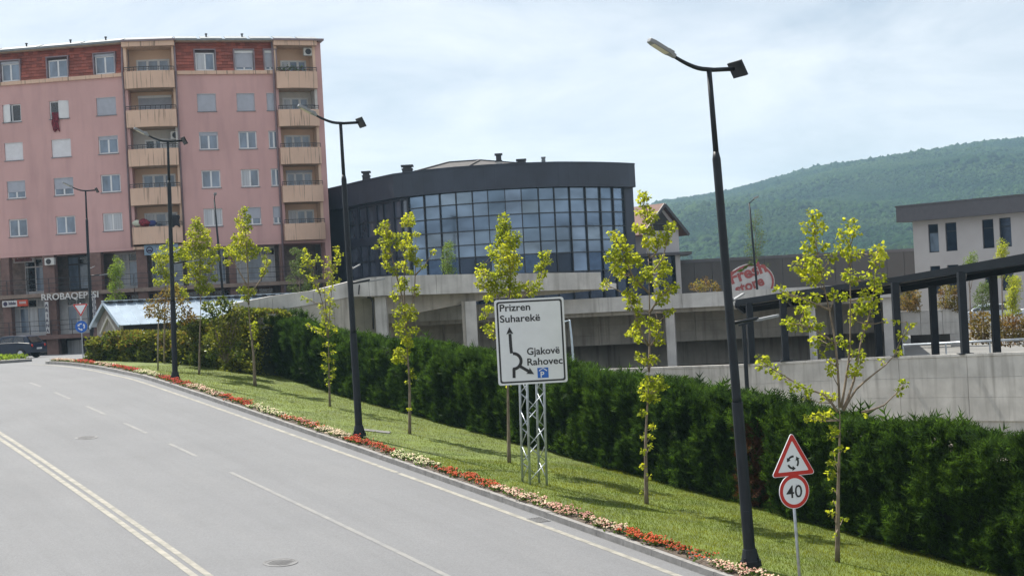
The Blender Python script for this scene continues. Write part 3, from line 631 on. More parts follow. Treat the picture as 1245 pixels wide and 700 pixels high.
# ------------------------------------------------------------------ foliage builders
def crown(name, parent, centers, radii, counts, leaf, size, material, up=.35, squash=.85):
    pos, dr, nd = [], [], []
    for c, r, n in zip(centers, radii, counts):
        q = rng.normal(0, 1, (n, 3)); q = norm(q) * (rng.random((n, 1)) ** .45) * r * [1, 1, squash]; pos.append(np.array(c) + q); dr.append(norm(q) + rng.normal(0, .5, (n, 3)) - [0, 0, up])
    pos = np.concatenate(pos); dr = np.concatenate(dr); n = len(pos)
    lv, lf = (LEAF_V, LEAF_F) if leaf == 'lobed' else (OVAL_V, OVAL_F)
    V, T = scatter(lv, lf, pos, dr, rng.normal(0, .8, (n, 3)) + [0, 0, 1], rng.uniform(.65, 1.25, n) * size)
    return link_mesh(name, np_mesh(name, V, T), material, parent, kind='stuff')
def young_tree(label, base, d, zoom, stems, clumps, leaf_mat, size=.12, dens=1.0, r0=.055, leafs='lobed', depth=.45, group='young trees planted along the verge', bark='bark'):
    """stems: polylines (photo px); clumps: (px, py, radius px) -> built round the trunk at its own distance with real depth"""
    root = empty('young_tree', base, label, 'tree', group); k = d / F
    b = MB(); pts3 = []
    for i, st in enumerate(stems):
        off = 0 if i == 0 else random.uniform(-depth, depth) * 1.2; n = len(st); tot = []
        for j, (x, y) in enumerate(st):
            f = j / (n - 1); p = P(x, y, d + off * f + (0 if i == 0 else 0))
            if i == 0 and j == 0: p = Vector(base) - Vector((0, 0, .06))
            tot.append(p)
        sm = [Vector(q) for q in catmull(tot, .28)]; m = len(sm); ra = r0 if i == 0 else r0 * .5
        b.tube(sm, [max(.007, ra * (1 - .88 * q / (m - 1))) for q in range(m)], 8 if i == 0 else 6)
        pts3 += [p for p in sm if i > 0 or p.z > base.z + .4]
    cen, rad, cnt = [], [], []
    for (x, y, r) in clumps:
        rm = r * k; c = P(x, y, d); a = min(pts3, key=lambda p: abs(p.x - c.x) + abs(p.z - c.z) * .8 + (0.5 if p.z > c.z + .1 else 0))
        c = P(x, y, a.y + float(rng.normal(0, depth * .5))); cen.append(c); rad.append(rm * 1.2 + .015); cnt.append(max(4, int(dens * 33 * (rm / (size * .72)) ** 1.5)))
        a = min(pts3, key=lambda p: (p - c).length + (0.35 if p.z > c.z else 0)); mid = (a + c) / 2 + Vector((0, 0, -.06 * (c - a).length))
        if (c - a).length > .08: b.tube([a, mid, c, c + (c - mid).normalized() * rm * .6], [.011, .008, .006, .003], 5)
    b.build('trunk', M[bark], root, smooth=True)
    crown('crown', root, cen, rad, cnt, leafs, size * .60, M[leaf_mat]); return root
def Z(lst, sc, ox, oy): return [(ox + x / sc, oy + y / sc, r / sc) for x, y, r in lst]
def ZS(sts, sc, ox, oy): return [[(ox + x / sc, oy + y / sc) for x, y in st] for st in sts]

T1 = Z([(258,60,22),(240,105,20),(280,105,22),(262,140,15),(240,172,18),(295,172,15),(320,212,15),(250,215,22),(215,245,28),(262,235,25),(295,262,22),(245,285,28),(270,290,20),(385,100,25),(365,130,22),(405,120,18),(360,180,22),(395,200,25),(415,195,15),(385,275,22),(400,290,15),(485,185,25),(480,230,22),(500,205,15),(440,275,12),(475,290,22),(500,285,15),(485,320,18),(440,345,18),(465,360,22),(430,390,22),(460,400,20),(410,400,18),(370,350,14),(335,345,16),(145,330,16),(160,350,14),(205,350,16),(250,365,22),(270,350,12),(225,400,22),(240,430,18),(180,450,18),(165,440,14),(210,455,16),(255,460,18),(280,455,15),(275,500,18),(265,520,12),(320,520,15),(285,555,12),(355,500,14),(370,515,14),(390,430,12),(440,450,10),(430,490,9),(420,555,18),(400,550,14),(435,575,12),(325,590,14),(320,610,14),(400,620,16),(410,600,12),(80,570,18),(65,595,12),(110,605,16),(130,625,14),(155,640,8),(195,665,18),(240,685,14),(555,440,8),(515,438,6),(575,490,12),(605,450,12),(560,545,10),(500,580,10),(580,660,14),(560,690,8)], 2.914, 900, 240) + \
     Z([(310,40,18),(340,35,14),(300,105,18),(270,110,14),(250,115,10),(330,95,12),(345,155,14),(340,185,12),(378,235,10),(340,280,12),(335,320,14),(345,240,8),(340,380,6),(345,420,6),(340,465,9),(380,488,8),(460,97,7),(350,550,5),(240,40,10)], 3.043, 900, 470)
b1 = on_lawn(1018, 683)
young_tree('young tree with thin yellow green foliage behind the 40 sign', b1, b1.y, 1,
    [[(1018, 683), (1019, 600), (1021, 530), (1021, 497)]] + ZS([[(352, 745), (345, 600), (330, 470), (300, 330), (275, 200), (258, 60)], [(358, 745), (375, 640), (388, 540), (390, 420), (390, 250), (388, 100)], [(365, 750), (402, 650), (430, 500), (465, 390), (485, 200)], [(365, 755), (410, 680), (480, 620), (545, 560), (590, 440)], [(345, 760), (300, 700), (230, 675), (130, 615), (75, 580)], [(318, 400), (250, 370), (145, 330)], [(340, 520), (250, 460), (170, 445)], [(430, 760), (510, 735), (580, 660)]], 2.914, 900, 240), T1, 'young_leaf', .115, .85)
T2 = Z([(215,55,18),(205,75,14),(235,70,12),(215,100,12),(235,125,18),(205,135,14),(260,150,20),(235,165,18),(200,205,18),(185,200,12),(225,200,18),(250,215,15),(330,200,20),(345,195,12),(310,230,20),(285,245,22),(240,255,20),(260,280,18),(225,265,12),(300,265,18),(320,250,12),(90,225,18),(105,250,16),(125,245,14),(115,275,20),(145,285,22),(100,300,20),(75,320,20),(95,330,18),(130,325,22),(165,330,20),(185,330,18),(95,365,18),(120,370,20),(150,355,16),(120,400,18),(105,385,12),(195,345,14),(60,435,12),(50,450,12),(290,340,20),(310,360,22),(280,370,18),(240,375,16),(225,385,14),(320,380,15),(185,425,16),(195,440,14),(230,410,18),(250,400,14),(300,395,16),(310,435,12),(270,430,14),(150,475,16),(160,500,18),(190,500,16),(195,530,14),(160,535,14),(200,555,10),(280,490,16),(300,480,14),(330,465,18),(355,450,14),(310,500,14),(290,515,12),(320,560,12),(335,555,9),(205,580,14),(240,600,16),(190,610,16),(270,610,18),(250,640,16),(165,645,16),(185,640,18),(280,650,14),(200,670,16),(285,680,16)], 3.5, 720, 220) + \
     Z([(195,80,18),(250,85,16),(210,100,14),(230,180,20),(210,210,20),(240,215,20),(265,190,18),(285,200,14),(250,245,18),(215,245,14),(275,165,12),(205,305,12),(245,365,10),(235,400,9),(205,400,8),(205,460,7),(232,440,8),(205,520,7),(232,560,5),(205,625,5)], 3.33, 720, 410)
b2 = on_lawn(786, 612)
young_tree('young tree with bright leaves standing right beside the direction sign, roof gable behind', b2, b2.y, 1,
    [[(786, 612), (785, 540), (788, 480), (789, 450)], [(789, 452), (790, 400), (789, 330), (788, 315)]] + ZS([[(243, 330), (280, 290), (245, 170), (215, 60)], [(245, 480), (170, 400), (130, 300), (90, 225)], [(245, 560), (300, 480), (355, 450)], [(243, 400), (300, 330), (330, 200)], [(240, 700), (190, 600), (155, 480)], [(250, 700), (285, 640), (270, 560)], [(200, 520), (120, 470), (55, 440)]], 3.5, 720, 220), T2, 'young_leaf', .115, 1.15)
T3 = Z([(180,55,20),(190,75,18),(170,90,16),(205,90,12),(185,115,22),(165,125,16),(205,130,18),(180,150,22),(160,160,14),(210,165,18),(240,130,16),(235,160,16),(190,185,24),(165,195,18),(215,200,20),(125,180,12),(135,205,14),(150,220,16),(180,225,22),(215,235,22),(240,225,16),(235,255,18),(200,260,22),(165,260,16),(175,290,22),(210,290,22),(150,290,18),(90,255,14),(85,280,18),(110,290,18),(130,310,20),(90,310,16),(100,340,18),(80,335,12),(130,340,18),(160,330,20),(190,330,22),(220,330,18),(240,345,18),(205,365,20),(170,365,18),(130,375,18),(115,395,14),(240,375,16),(290,340,18),(300,370,16),(325,350,16),(330,325,12),(340,300,12),(355,290,12),(330,265,14),(350,250,12),(360,215,14),(375,235,12),(345,205,10),(370,200,8),(280,345,12),(260,340,12),(110,440,12),(130,440,12),(100,470,12),(100,515,10),(120,530,14),(135,550,14),(130,510,12),(180,430,18),(210,470,18),(200,540,16),(190,640,12),(205,760,8)], 3.5, 560, 250)
b3 = on_lawn(619, 562)
young_tree('young tree partly hidden behind the white direction sign', b3, b3.y, 1,
    [[(619, 562), (618, 500), (617, 430), (618, 380)]] + ZS([[(203, 455), (212, 300), (200, 180), (180, 50)], [(205, 500), (250, 400), (330, 330), (365, 205)], [(205, 470), (150, 370), (88, 260)], [(204, 560), (150, 540), (105, 470)], [(207, 330), (225, 230), (240, 130)]], 3.5, 560, 250), T3, 'young_leaf', .105, 1.25)
T4 = Z([(235,80,16),(220,95,14),(250,100,12),(215,115,10),(245,115,10),(265,155,12),(130,115,16),(110,140,14),(140,150,18),(155,160,12),(125,185,18),(95,212,9),(140,210,14),(150,190,10),(185,160,12),(180,190,14),(185,210,10),(215,160,12),(240,165,10),(215,205,18),(230,190,14),(245,210,14),(265,215,10),(140,240,18),(125,250,10),(230,245,14),(250,240,12),(135,285,14),(160,305,12),(175,320,12),(185,285,10),(210,290,16),(220,310,10),(245,255,14),(275,275,14),(300,292,9),(265,265,10),(245,320,8),(340,232,10),(205,350,12),(195,380,18),(215,380,14),(225,350,8),(245,390,9),(268,405,12),(270,385,8),(170,415,12),(180,430,8),(205,470,16),(235,470,18),(180,490,14),(260,490,10),(250,510,16),(220,510,14),(190,540,16),(215,545,14),(195,570,14),(235,575,12),(265,565,14),(225,610,16),(240,625,12),(190,655,14),(180,685,14),(215,680,14),(210,600,10)], 3.5, 430, 240) + \
     Z([(600,180,12),(575,215,12),(570,240,14),(590,245,12),(600,215,10),(610,280,8),(620,300,8),(605,320,6),(610,410,4)], 2.8, 280, 350)
b4 = on_lawn(498, 527)
young_tree('slender open young tree in front of the concrete ramp pier, next to the middle lamp', b4, b4.y, 1,
    [[(498, 527), (498, 470), (495, 425), (492, 385)]] + ZS([[(218, 510), (205, 420), (180, 320), (150, 200), (130, 110)], [(218, 500), (215, 330), (225, 180), (235, 75)], [(222, 560), (255, 430), (262, 320), (265, 160)], [(262, 330), (300, 290), (340, 232)]], 3.5, 430, 240), T4, 'young_leaf', .11, 1.2)
T5 = Z([(135,45,8),(150,65,8),(130,75,9),(145,90,9),(125,105,8),(120,130,8),(150,110,8),(165,100,9),(180,90,8),(185,75,7),(205,90,6),(215,110,8),(225,72,5),(235,90,6),(262,40,9),(268,58,8),(285,68,6),(265,85,10),(272,100,7),(245,110,9),(255,130,10),(230,140,8),(245,160,10),(270,170,8),(240,180,10),(215,150,8),(180,155,8),(150,150,7),(160,170,8),(180,190,9),(195,210,10),(225,210,12),(245,205,10),(130,240,7),(150,245,8),(225,240,10),(240,250,10),(200,270,10),(235,275,10),(265,270,7),(210,300,12),(235,300,12),(215,325,12),(240,325,10),(210,345,12),(235,350,10),(255,360,9),(260,375,6),(190,370,9),(170,365,7),(155,358,6),(205,380,10),(225,380,8),(145,348,4),(220,430,8),(245,430,7),(215,470,9),(250,460,7),(225,490,9),(245,495,9),(215,520,9),(250,530,8),(225,540,8),(245,560,8),(225,570,7),(250,545,7),(230,590,6)], 3.333, 330, 290)
b5 = on_lawn(401, 494)
young_tree('thin nearly bare young tree with leafy trunk shoots, before the curved concrete ramp', b5, b5.y, 1,
    [[(401, 494), (400, 450), (399, 410)]] + ZS([[(228, 400), (215, 300), (190, 200), (150, 100), (135, 40)], [(230, 400), (240, 250), (255, 120), (263, 35)], [(225, 330), (215, 220), (215, 110)], [(215, 400), (175, 370), (145, 348)], [(200, 230), (170, 150), (185, 75)]], 3.333, 330, 290), T5, 'young_leaf', .115, .85, r0=.045)
T6 = Z([(372,70,10),(360,85,9),(380,95,10),(350,110,12),(375,115,12),(360,135,14),(385,135,10),(370,160,16),(350,170,14),(335,170,8),(330,200,10),(315,215,12),(305,230,8),(345,195,14),(375,190,16),(395,190,10),(350,220,14),(380,220,16),(330,225,12),(375,245,12),(345,240,12),(415,215,14),(400,235,12),(455,215,8),(440,240,8),(450,260,10),(440,285,12),(435,300,8),(310,260,10),(380,355,12),(360,355,12),(400,360,12),(375,385,10),(385,375,8),(405,480,8),(410,500,9),(405,525,9),(415,555,7)], 2.917, 170, 230)
b6 = on_lawn(310, 469)
young_tree('young tree with a dark bent trunk, narrow crown before the last pink balconies', b6, b6.y, 1,
    [[(310, 469), (308, 430), (304, 395), (302, 370)]] + ZS([[(386, 410), (385, 330), (378, 200), (370, 70)], [(386, 380), (440, 300), (455, 215)], [(385, 350), (340, 270), (310, 225)]], 2.917, 170, 230), T6, 'young_leaf', .12, 1.3, r0=.075)
T7 = Z([(200,110,12),(205,130,14),(190,130,10),(215,140,14),(235,150,10),(180,155,14),(210,165,18),(235,175,16),(190,185,16),(165,195,10),(220,195,18),(245,190,10),(180,210,16),(205,215,18),(230,225,16),(155,220,16),(135,220,14),(130,245,16),(160,245,16),(185,245,18),(215,250,16),(255,230,10),(265,215,10),(270,245,12),(280,205,8),(255,260,10),(200,275,18),(175,270,14),(225,280,14),(250,285,12),(265,315,12),(210,305,16),(190,300,14),(225,320,14),(200,330,12),(240,345,14),(215,350,16),(230,365,12),(255,355,8),(165,320,12)], 2.917, 170, 230)
b7 = on_lawn(242, 455)
young_tree('full bright young tree in front of the clipped mixed bushes', b7, b7.y, 1,
    [[(242, 455), (243, 410), (244, 370)]] + ZS([[(216, 408), (214, 300), (208, 150), (200, 105)], [(215, 380), (250, 300), (270, 220)], [(215, 340), (165, 280), (132, 225)]], 2.917, 170, 230), T7, 'young_leaf', .12, 1.3)
T8 = Z([(60,240,14),(85,230,14),(75,260,16),(100,250,14),(60,290,14),(85,290,16),(65,330,14),(100,320,16),(125,345,12),(150,360,12),(160,375,10),(110,300,14),(105,190,10),(110,215,12),(80,205,8)], 2.917, 170, 230)
young_tree('young leafy tree half hidden by the far lamp, behind the small bronze tree', P(200, 440, 66), 66, 1,
    [[(200, 440), (200, 400), (201, 350), (203, 300)]] + ZS([[(95, 330), (65, 240)], [(95, 380), (150, 370)]], 2.917, 170, 230), T8, 'young_leaf', .12, 1.3)
# green street trees further off
def dots(cx, y0, y1, w, n, r, taper=.5):
    o = []
    for i in range(n):
        t = i / (n - 1); y = y1 + (y0 - y1) * t; o.append((cx + random.uniform(-1, 1) * w * (1 - taper * t), y + random.uniform(-4, 4), r * random.uniform(.7, 1.2)))
    return o
def far_tree(label, px, yb, yt, d, w, mat_, n=26, size=.13, y_low=None, zb=None, dens=1.0, group='slim trees further off', r=5, rbase=.06):
    base = P(px, yb, d)
    if zb is not None: base.z = zb
    return young_tree(label, base, d, 1, [[(px, yb), (px - 1, (yb + yt) / 2), (px - 2, yt + 4)], [(px, (yb * .5 + yt * .5)), (px + w * .6, yt + 18)], [(px, (yb * .55 + yt * .45)), (px - w * .7, yt + 22)]], dots(px, yt, y_low or (yb * .8 + yt * .2), w, n, r), mat_, size, dens, rbase, 'oval', .5, group)
far_tree('slim dark green tree in front of the clothes shop terrace', 142, 420, 318, 86, 9, 'green_leaf', 26, .14, 368, -1.7)
far_tree('wispy dull green tree against the recessed corner of the pink block', 365, 385, 304, 82, 17, 'dull_leaf', 40, .13, 356, -1.0, .8)
far_tree('small green sapling standing before the glass facade above the ramp', 545, 345, 298, 90, 5, 'green_leaf', 20, .13, 333, -.1, .8)
far_tree('wispy tree growing behind the oval shop sign', 920, 355, 262, 112, 15, 'dull_leaf', 46, .15, 352, -.2, .45)
far_tree('little tree beside the parked cars behind the canopy posts', 1196, 396, 345, 78, 11, 'dull_leaf', 24, .13, 372, -2.6, .9)
far_tree('bright green small tree seen between the last two canopy posts', 1232, 398, 338, 76, 8, 'young_leaf', 26, .12, 380, -2.6, 1.2)
far_tree('bright treetop rising over the canopy roof before the grey building', 1219, 390, 296, 88, 6, 'young_leaf', 20, .13, 332, -2.6, 1.0)
far_tree('pale green treetop over the canopy roof, next to the grey wall', 1180, 390, 313, 90, 7, 'green_leaf', 14, .13, 330, -2.6, .8)

# bronze standard tree with a thin stem
def ball_tree():
    d = 62; base = P(192, 450, d); s, w = sw_of(base.x, base.y); base.z = lawn_z(s, w)
    root = empty('ornamental_tree', base, 'small bronze leaved tree on a thin straight stem beside the far lamp', 'tree')
    b = MB(); b.tube([base - Vector((0, 0, .05)), P(192, 420, d), P(193, 385, d)], [.035, .03, .025], 8); top = P(193, 388, d)
    cl = [(198, 360, 8), (190, 365, 8), (206, 356, 8), (214, 362, 8), (222, 368, 7), (184, 372, 8), (200, 372, 9), (210, 375, 9), (228, 378, 6), (182, 380, 6), (216, 383, 8), (196, 383, 7), (225, 388, 6), (206, 390, 6), (212, 350, 6), (188, 377, 8), (235, 385, 5)]
    c = [P(x, y, d + random.uniform(-.6, .6)) for x, y, r in cl]
    for q in c: b.tube([top, (top + q) / 2 + Vector((0, 0, .08)), q], [.016, .012, .006], 5)
    b.build('trunk', M['pale_bark'], root, smooth=True)
    crown('crown', root, c, [r * d / F * 1.1 for x, y, r in cl], [70] * len(cl), 'oval', .12, M['photinia_red'])
ball_tree()

# ------------------------------------------------------------------ hedges
def hedge(name, label, s0, s1, w0, thick, height, material, n, size=(.2, .4), per=.85, leaf='spray', hvar=.16, mats=None, dead=None):
    """a clipped row: ground position from the lamp line, sprays over front, top, back and ends"""
    hf = height if callable(height) else (lambda s: height); wf = w0 if callable(w0) else (lambda s: w0)
    root = empty(name, lawn((s0 + s1) / 2, wf((s0 + s1) / 2)), label, 'hedge')
    rel_ = rng.random(n); ph = 0; hv = rng.normal(0, hvar, 400); bulge = rng.uniform(-.05, .3, 400)
    def prof(s, w, z): pass
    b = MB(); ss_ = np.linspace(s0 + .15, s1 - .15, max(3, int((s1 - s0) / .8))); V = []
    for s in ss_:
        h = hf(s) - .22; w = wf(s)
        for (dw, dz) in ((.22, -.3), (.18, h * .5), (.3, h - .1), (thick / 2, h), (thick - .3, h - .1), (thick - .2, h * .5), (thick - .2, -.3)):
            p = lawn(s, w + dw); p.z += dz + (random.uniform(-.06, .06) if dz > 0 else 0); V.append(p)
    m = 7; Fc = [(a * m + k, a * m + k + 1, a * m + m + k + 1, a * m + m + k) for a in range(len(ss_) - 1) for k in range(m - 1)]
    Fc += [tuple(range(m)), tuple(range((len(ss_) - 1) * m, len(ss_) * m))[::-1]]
    b.add(V, Fc); b.build('shade_core', M['hedge_core'], root)  # dark core puts the shade between the sprays into its colour
    u = rng.random(n); s = rng.uniform(s0, s1, n); ki = ((s - s0) / per).astype(int); fr = (s - s0) / per - ki
    hh = np.array([hf(x) for x in s]) + hv[ki]; w_b = np.array([wf(x) for x in s]); bl = np.sin(fr * PI) * .17 + bulge[ki] * .6 - .14 + .09 * np.sin(rel_ * 9 + ki * 2.1)
    side = np.where(u < .62, 0, np.where(u < .86, 1, 2)); rel = rel_
    z = np.where(side == 1, hh - .05 + np.sin(fr * PI) * .12, rel ** .9 * hh); wx = np.where(side == 0, -bl, np.where(side == 1, rng.uniform(0, thick, n), thick))
    endm = rng.random(n) < .03; s = np.where(endm, np.where(rng.random(n) < .5, s0, s1), s); wx = np.where(endm, rng.uniform(0, thick, n), wx)
    inward = rng.random(n) * .3; wx = np.where(side == 0, wx + inward, wx)
    round_ = np.clip((z / hh - .82) / .18, 0, 1); wx = np.where(side == 0, wx + round_ ** 2 * .25, wx)
    ii = np.interp(s, LS, np.arange(len(LS))); a_ = np.minimum(ii.astype(int), len(LS) - 2); t_ = (ii - a_)[:, None]
    nrm = LN[a_]; q = LL[a_] * (1 - t_) + LL[a_ + 1] * t_ + nrm * (w_b + wx)[:, None]
    q[:, 2] += z - np.interp(s, [-30, 33, 44], [.145, .145, .02]) * np.clip(w_b + wx, 0, 7.5)
    outd = np.where((side == 0)[:, None], -nrm, np.where((side == 1)[:, None], [0, 0, 1], nrm))
    yd = outd * .55 + np.array([0, 0, .75 if leaf == 'spray' else .2]) + rng.normal(0, .38, (n, 3))
    tv, tf = (SPRAY_V, SPRAY_F) if leaf == 'spray' else (OVAL_V, OVAL_F)
    V, T = scatter(tv, tf, q, yd, outd + rng.normal(0, .5, (n, 3)), rng.uniform(*size, n))
    mi = np.zeros(len(T), int)
    if mats:
        nf = len(tf); pick = (rng.random(n) < mats[1] * (0.4 + 1.2 * np.abs(np.sin(s * .9)))) & (z > hh * .45); mi = np.repeat(pick.astype(int), nf)
    if dead:
        nf = len(tf); pick = (np.abs(s - dead[0]) < dead[1]) & (rng.random(n) < .7) & (z < hh * .8); mi = np.repeat(pick.astype(int), nf)
    link_mesh('foliage', np_mesh('foliage', V, T, mi), [M[material]] + ([M[mats[0]]] if mats else [M['thuja_dead']] if dead else []), root, kind='stuff')
    if leaf == 'spray':                              # leading shoots standing over the top
        k = int((s1 - s0) * 9); s = rng.uniform(s0, s1, k); ki = ((s - s0) / per).astype(int)
        p = np.array([lawn(x, wf(x) + y, hf(x) + hv[j] - .05) for x, y, j in zip(s, rng.uniform(.1, thick - .2, k), ki)])
        V, T = scatter(SPRAY_V, SPRAY_F, np.repeat(p, 4, 0) + rng.normal(0, .06, (k * 4, 3)), rng.normal(0, .38, (k * 4, 3)) + [0, 0, 1], rng.normal(0, 1, (k * 4, 3)), rng.uniform(.2, .75, k * 4) * np.repeat(rng.uniform(.5, 1.15, k), 4))
        link_mesh('leading_shoots', np_mesh('leading_shoots', V, T), M[material], root, kind='stuff')
    return root
hs = lambda s: 2.88
s_gap = min(np.arange(-12, 20, .05), key=lambda s: abs(proj(lawn(s, HW, 1.2))[0] - 922))
hedge('conifer_hedge', 'dark green conifer hedge running from the 40 sign to the photo edge', -11, s_gap - .5, HW, 1.3, lambda s: float(np.interp(s, [-11, -3, 3], [2.72, 2.55, 2.35])), 'thuja', 36000, (.13, .40), hvar=.08)
hedge('conifer_hedge', 'long dark green conifer hedge behind the lawn from the brown gap to the bushes', s_gap + .25, 39.0, lambda s: float(np.interp(s, [33, 39], [HW, 4.9])), 1.3, lambda s: float(np.interp(s, [0, 6, 15, 25, 33, 39], [2.6, 2.5, 2.35, 2.25, 2.15, 2.0])), 'thuja', 64000, (.14, .40), hvar=.09, dead=(s_gap + .4, .5))
w_far = lambda s: float(np.interp(s, [34, 38, 44, 50], [5.0, 4.0, 2.4, .6]))
hedge('leafy_hedge', 'low mottled green and bronze leafy hedge curving behind the far flowers', 41.5, 50.0, w_far, 1.5, lambda s: float(np.interp(s, [38, 43, 50], [1.6, 1.3, 1.0])), 'photinia', 15000, (.10, .17), 1.2, 'oval', .12, ('photinia_red', .22))
hedge('leafy_hedge', 'taller mixed leafy bushes between the conifer hedge and the far lamp', 37.6, 42.2, w_far, 1.6, lambda s: float(np.interp(s, [37, 39, 41, 42], [2.3, 2.2, 2.0, 1.7])), 'photinia', 12000, (.10, .18), 1.3, 'oval', .2, ('photinia_red', .10))
def bush(name, label, cl, d, mats, n=60, size=.12, zb=None, group=None):
    c = [P(x, y, d + random.uniform(-.5, .5)) for x, y, r in cl]; zb = min(p.z - r * d / F for p, (x, y, r) in zip(c, cl)) if zb is None else zb
    cx = sum(p.x for p in c) / len(c); root = empty(name, (cx, d, zb), label, 'shrub', group)
    b = MB()
    for p in c: b.tube([(cx, d, zb - .1), ((cx + p.x) / 2, d, (zb + p.z) / 2), p], [.03, .02, .01], 5)
    b.build('stems', M['bark'], root, smooth=True)
    crown('foliage', root, c, [r * d / F for x, y, r in cl], [n] * len(cl), 'oval', size, M[mats], .0, 1.0)
bush('shrub', 'big dark shrub before the metal shed roof', [(262, 375, 9), (272, 382, 9), (255, 385, 9), (266, 395, 9), (280, 372, 7), (283, 385, 8), (275, 395, 8), (252, 372, 6), (270, 366, 5), (290, 378, 6), (294, 388, 6), (288, 396, 7), (262, 406, 8), (275, 409, 8), (288, 410, 7), (254, 413, 7), (282, 420, 8), (266, 421, 8), (272, 432, 8), (258, 428, 7), (288, 430, 7)], 60.5, 'photinia', 130, .13, -1.6)
bush('shrub', 'yellowish shrub left of the dark shrub, under the bright tree', [(236, 392, 9), (228, 400, 9), (242, 402, 9), (250, 398, 8), (222, 395, 6), (236, 410, 9), (250, 408, 8)], 65, 'photinia', 120, .13, -1.6)
bush('shrub', 'orange tinged shrub on the plaza edge beside the house', [(850, 346, 6), (858, 343, 6), (866, 347, 6), (843, 349, 5), (872, 351, 4), (855, 351, 6)], 72, 'photinia_red', 90, .10, -.3)
bush('shrub', 'small reddish shrub on the plaza edge by the thin lamp post', [(1032, 345, 5), (1040, 342, 5), (1047, 346, 4), (1024, 349, 3)], 74, 'photinia_red', 60, .1, -.3)
def column_hedge(label, cl, d, zb): bush('shrub', label, cl, d, 'photinia_red', 110, .12, zb, 'bronze shrubs behind the canopy')
column_hedge('bronze upright shrub on the concrete wall seen by the fifth canopy post', [(x, y, 6) for x in (1100, 1107, 1114) for y in (359, 366, 373)] + [(1107, 352, 5)], 79, -1.7)
column_hedge('broad bronze upright shrub on the concrete wall between two canopy posts', [(x, y, 6) for x in (1147, 1155, 1163) for y in (352, 360, 368, 373)], 78, -1.6)
column_hedge('mottled shrub mass behind the canopy, beside the low wall end', [(x, y, 7) for x in (1184, 1194, 1204) for y in (385, 394, 403, 411)], 66, -2.7)
column_hedge('mottled shrub mass behind the last canopy posts', [(x, y, 7) for x in (1220, 1230, 1240, 1250) for y in (390, 398, 406, 413)], 66, -2.7)

# ------------------------------------------------------------------ a vertical facade plane with its own coordinates: a along, b outward, z up
class Facade:
    def __init__(s, p0, p1):
        s.o = Vector((p0[0], p0[1], 0)); d = Vector((p1[0] - p0[0], p1[1] - p0[1], 0)); s.len = d.length; s.e = d.normalized(); s.n = Vector((s.e.y, -s.e.x, 0))
    def pt(s, a, b, z): return s.o + s.e * a + s.n * b + Vector((0, 0, z))
    def az(s, px, py, b=0.0):                            # where the sight line of a photo pixel meets the plane
        rx, rz = ray(px, py); o = s.o + s.n * b; d = Vector((rx, 1, 0)); t = (o.x * s.n.x + o.y * s.n.y) / (d.x * s.n.x + d.y * s.n.y)
        p = Vector((rx * t, t, 0)) - o; return p.dot(s.e), rz * t
    def a(s, px, py=200): return s.az(px, py)[0]
    def box(s, m, a0, a1, b0, b1, z0, z1):
        q = [s.pt(a0, b1, z0), s.pt(a1, b1, z0), s.pt(a1, b0, z0), s.pt(a0, b0, z0)]; return m.hexa(q + [p + Vector((0, 0, z1 - z0)) for p in q])
    def mb(s, *a): m = MB(); s.box(m, *a); return m
    def text(s, body, a0, a1, b, zb, size, mat_, parent, bold=.02, name='lettering', depth=.02):
        w = text_w(body, size, bold); return text_part(body, size, s.pt(a0, b, zb), s.e, (0, 0, 1), mat_, parent, name, depth, bold, (a1 - a0) / w)
def holed_wall(f, m, a0, a1, z0, z1, holes, depth=.16, th=.3):
    """wall face with rectangular openings (a0,a1,z0,z1) and their reveals"""
    A = sorted({a0, a1, *[h[0] for h in holes], *[h[1] for h in holes]}); Zs = sorted({z0, z1, *[h[2] for h in holes], *[h[3] for h in holes]})
    inside = lambda a, z: any(h[0] < a < h[1] and h[2] < z < h[3] for h in holes)
    for i in range(len(A) - 1):
        for j in range(len(Zs) - 1):
            if not inside((A[i] + A[i + 1]) / 2, (Zs[j] + Zs[j + 1]) / 2): m.add([f.pt(A[i], 0, Zs[j]), f.pt(A[i + 1], 0, Zs[j]), f.pt(A[i + 1], 0, Zs[j + 1]), f.pt(A[i], 0, Zs[j + 1])], [(0, 1, 2, 3)])
    for h in holes:
        c = [(h[0], h[2]), (h[1], h[2]), (h[1], h[3]), (h[0], h[3])]
        for k in range(4):
            p, q = c[k], c[(k + 1) % 4]; m.add([f.pt(p[0], 0, p[1]), f.pt(q[0], 0, q[1]), f.pt(q[0], -depth, q[1]), f.pt(p[0], -depth, p[1])], [(3, 2, 1, 0)])
        m.add([f.pt(c[0][0], -depth, c[0][1]), f.pt(c[1][0], -depth, c[1][1]), f.pt(c[2][0], -depth, c[2][1]), f.pt(c[3][0], -depth, c[3][1])], [(0, 1, 2, 3)])
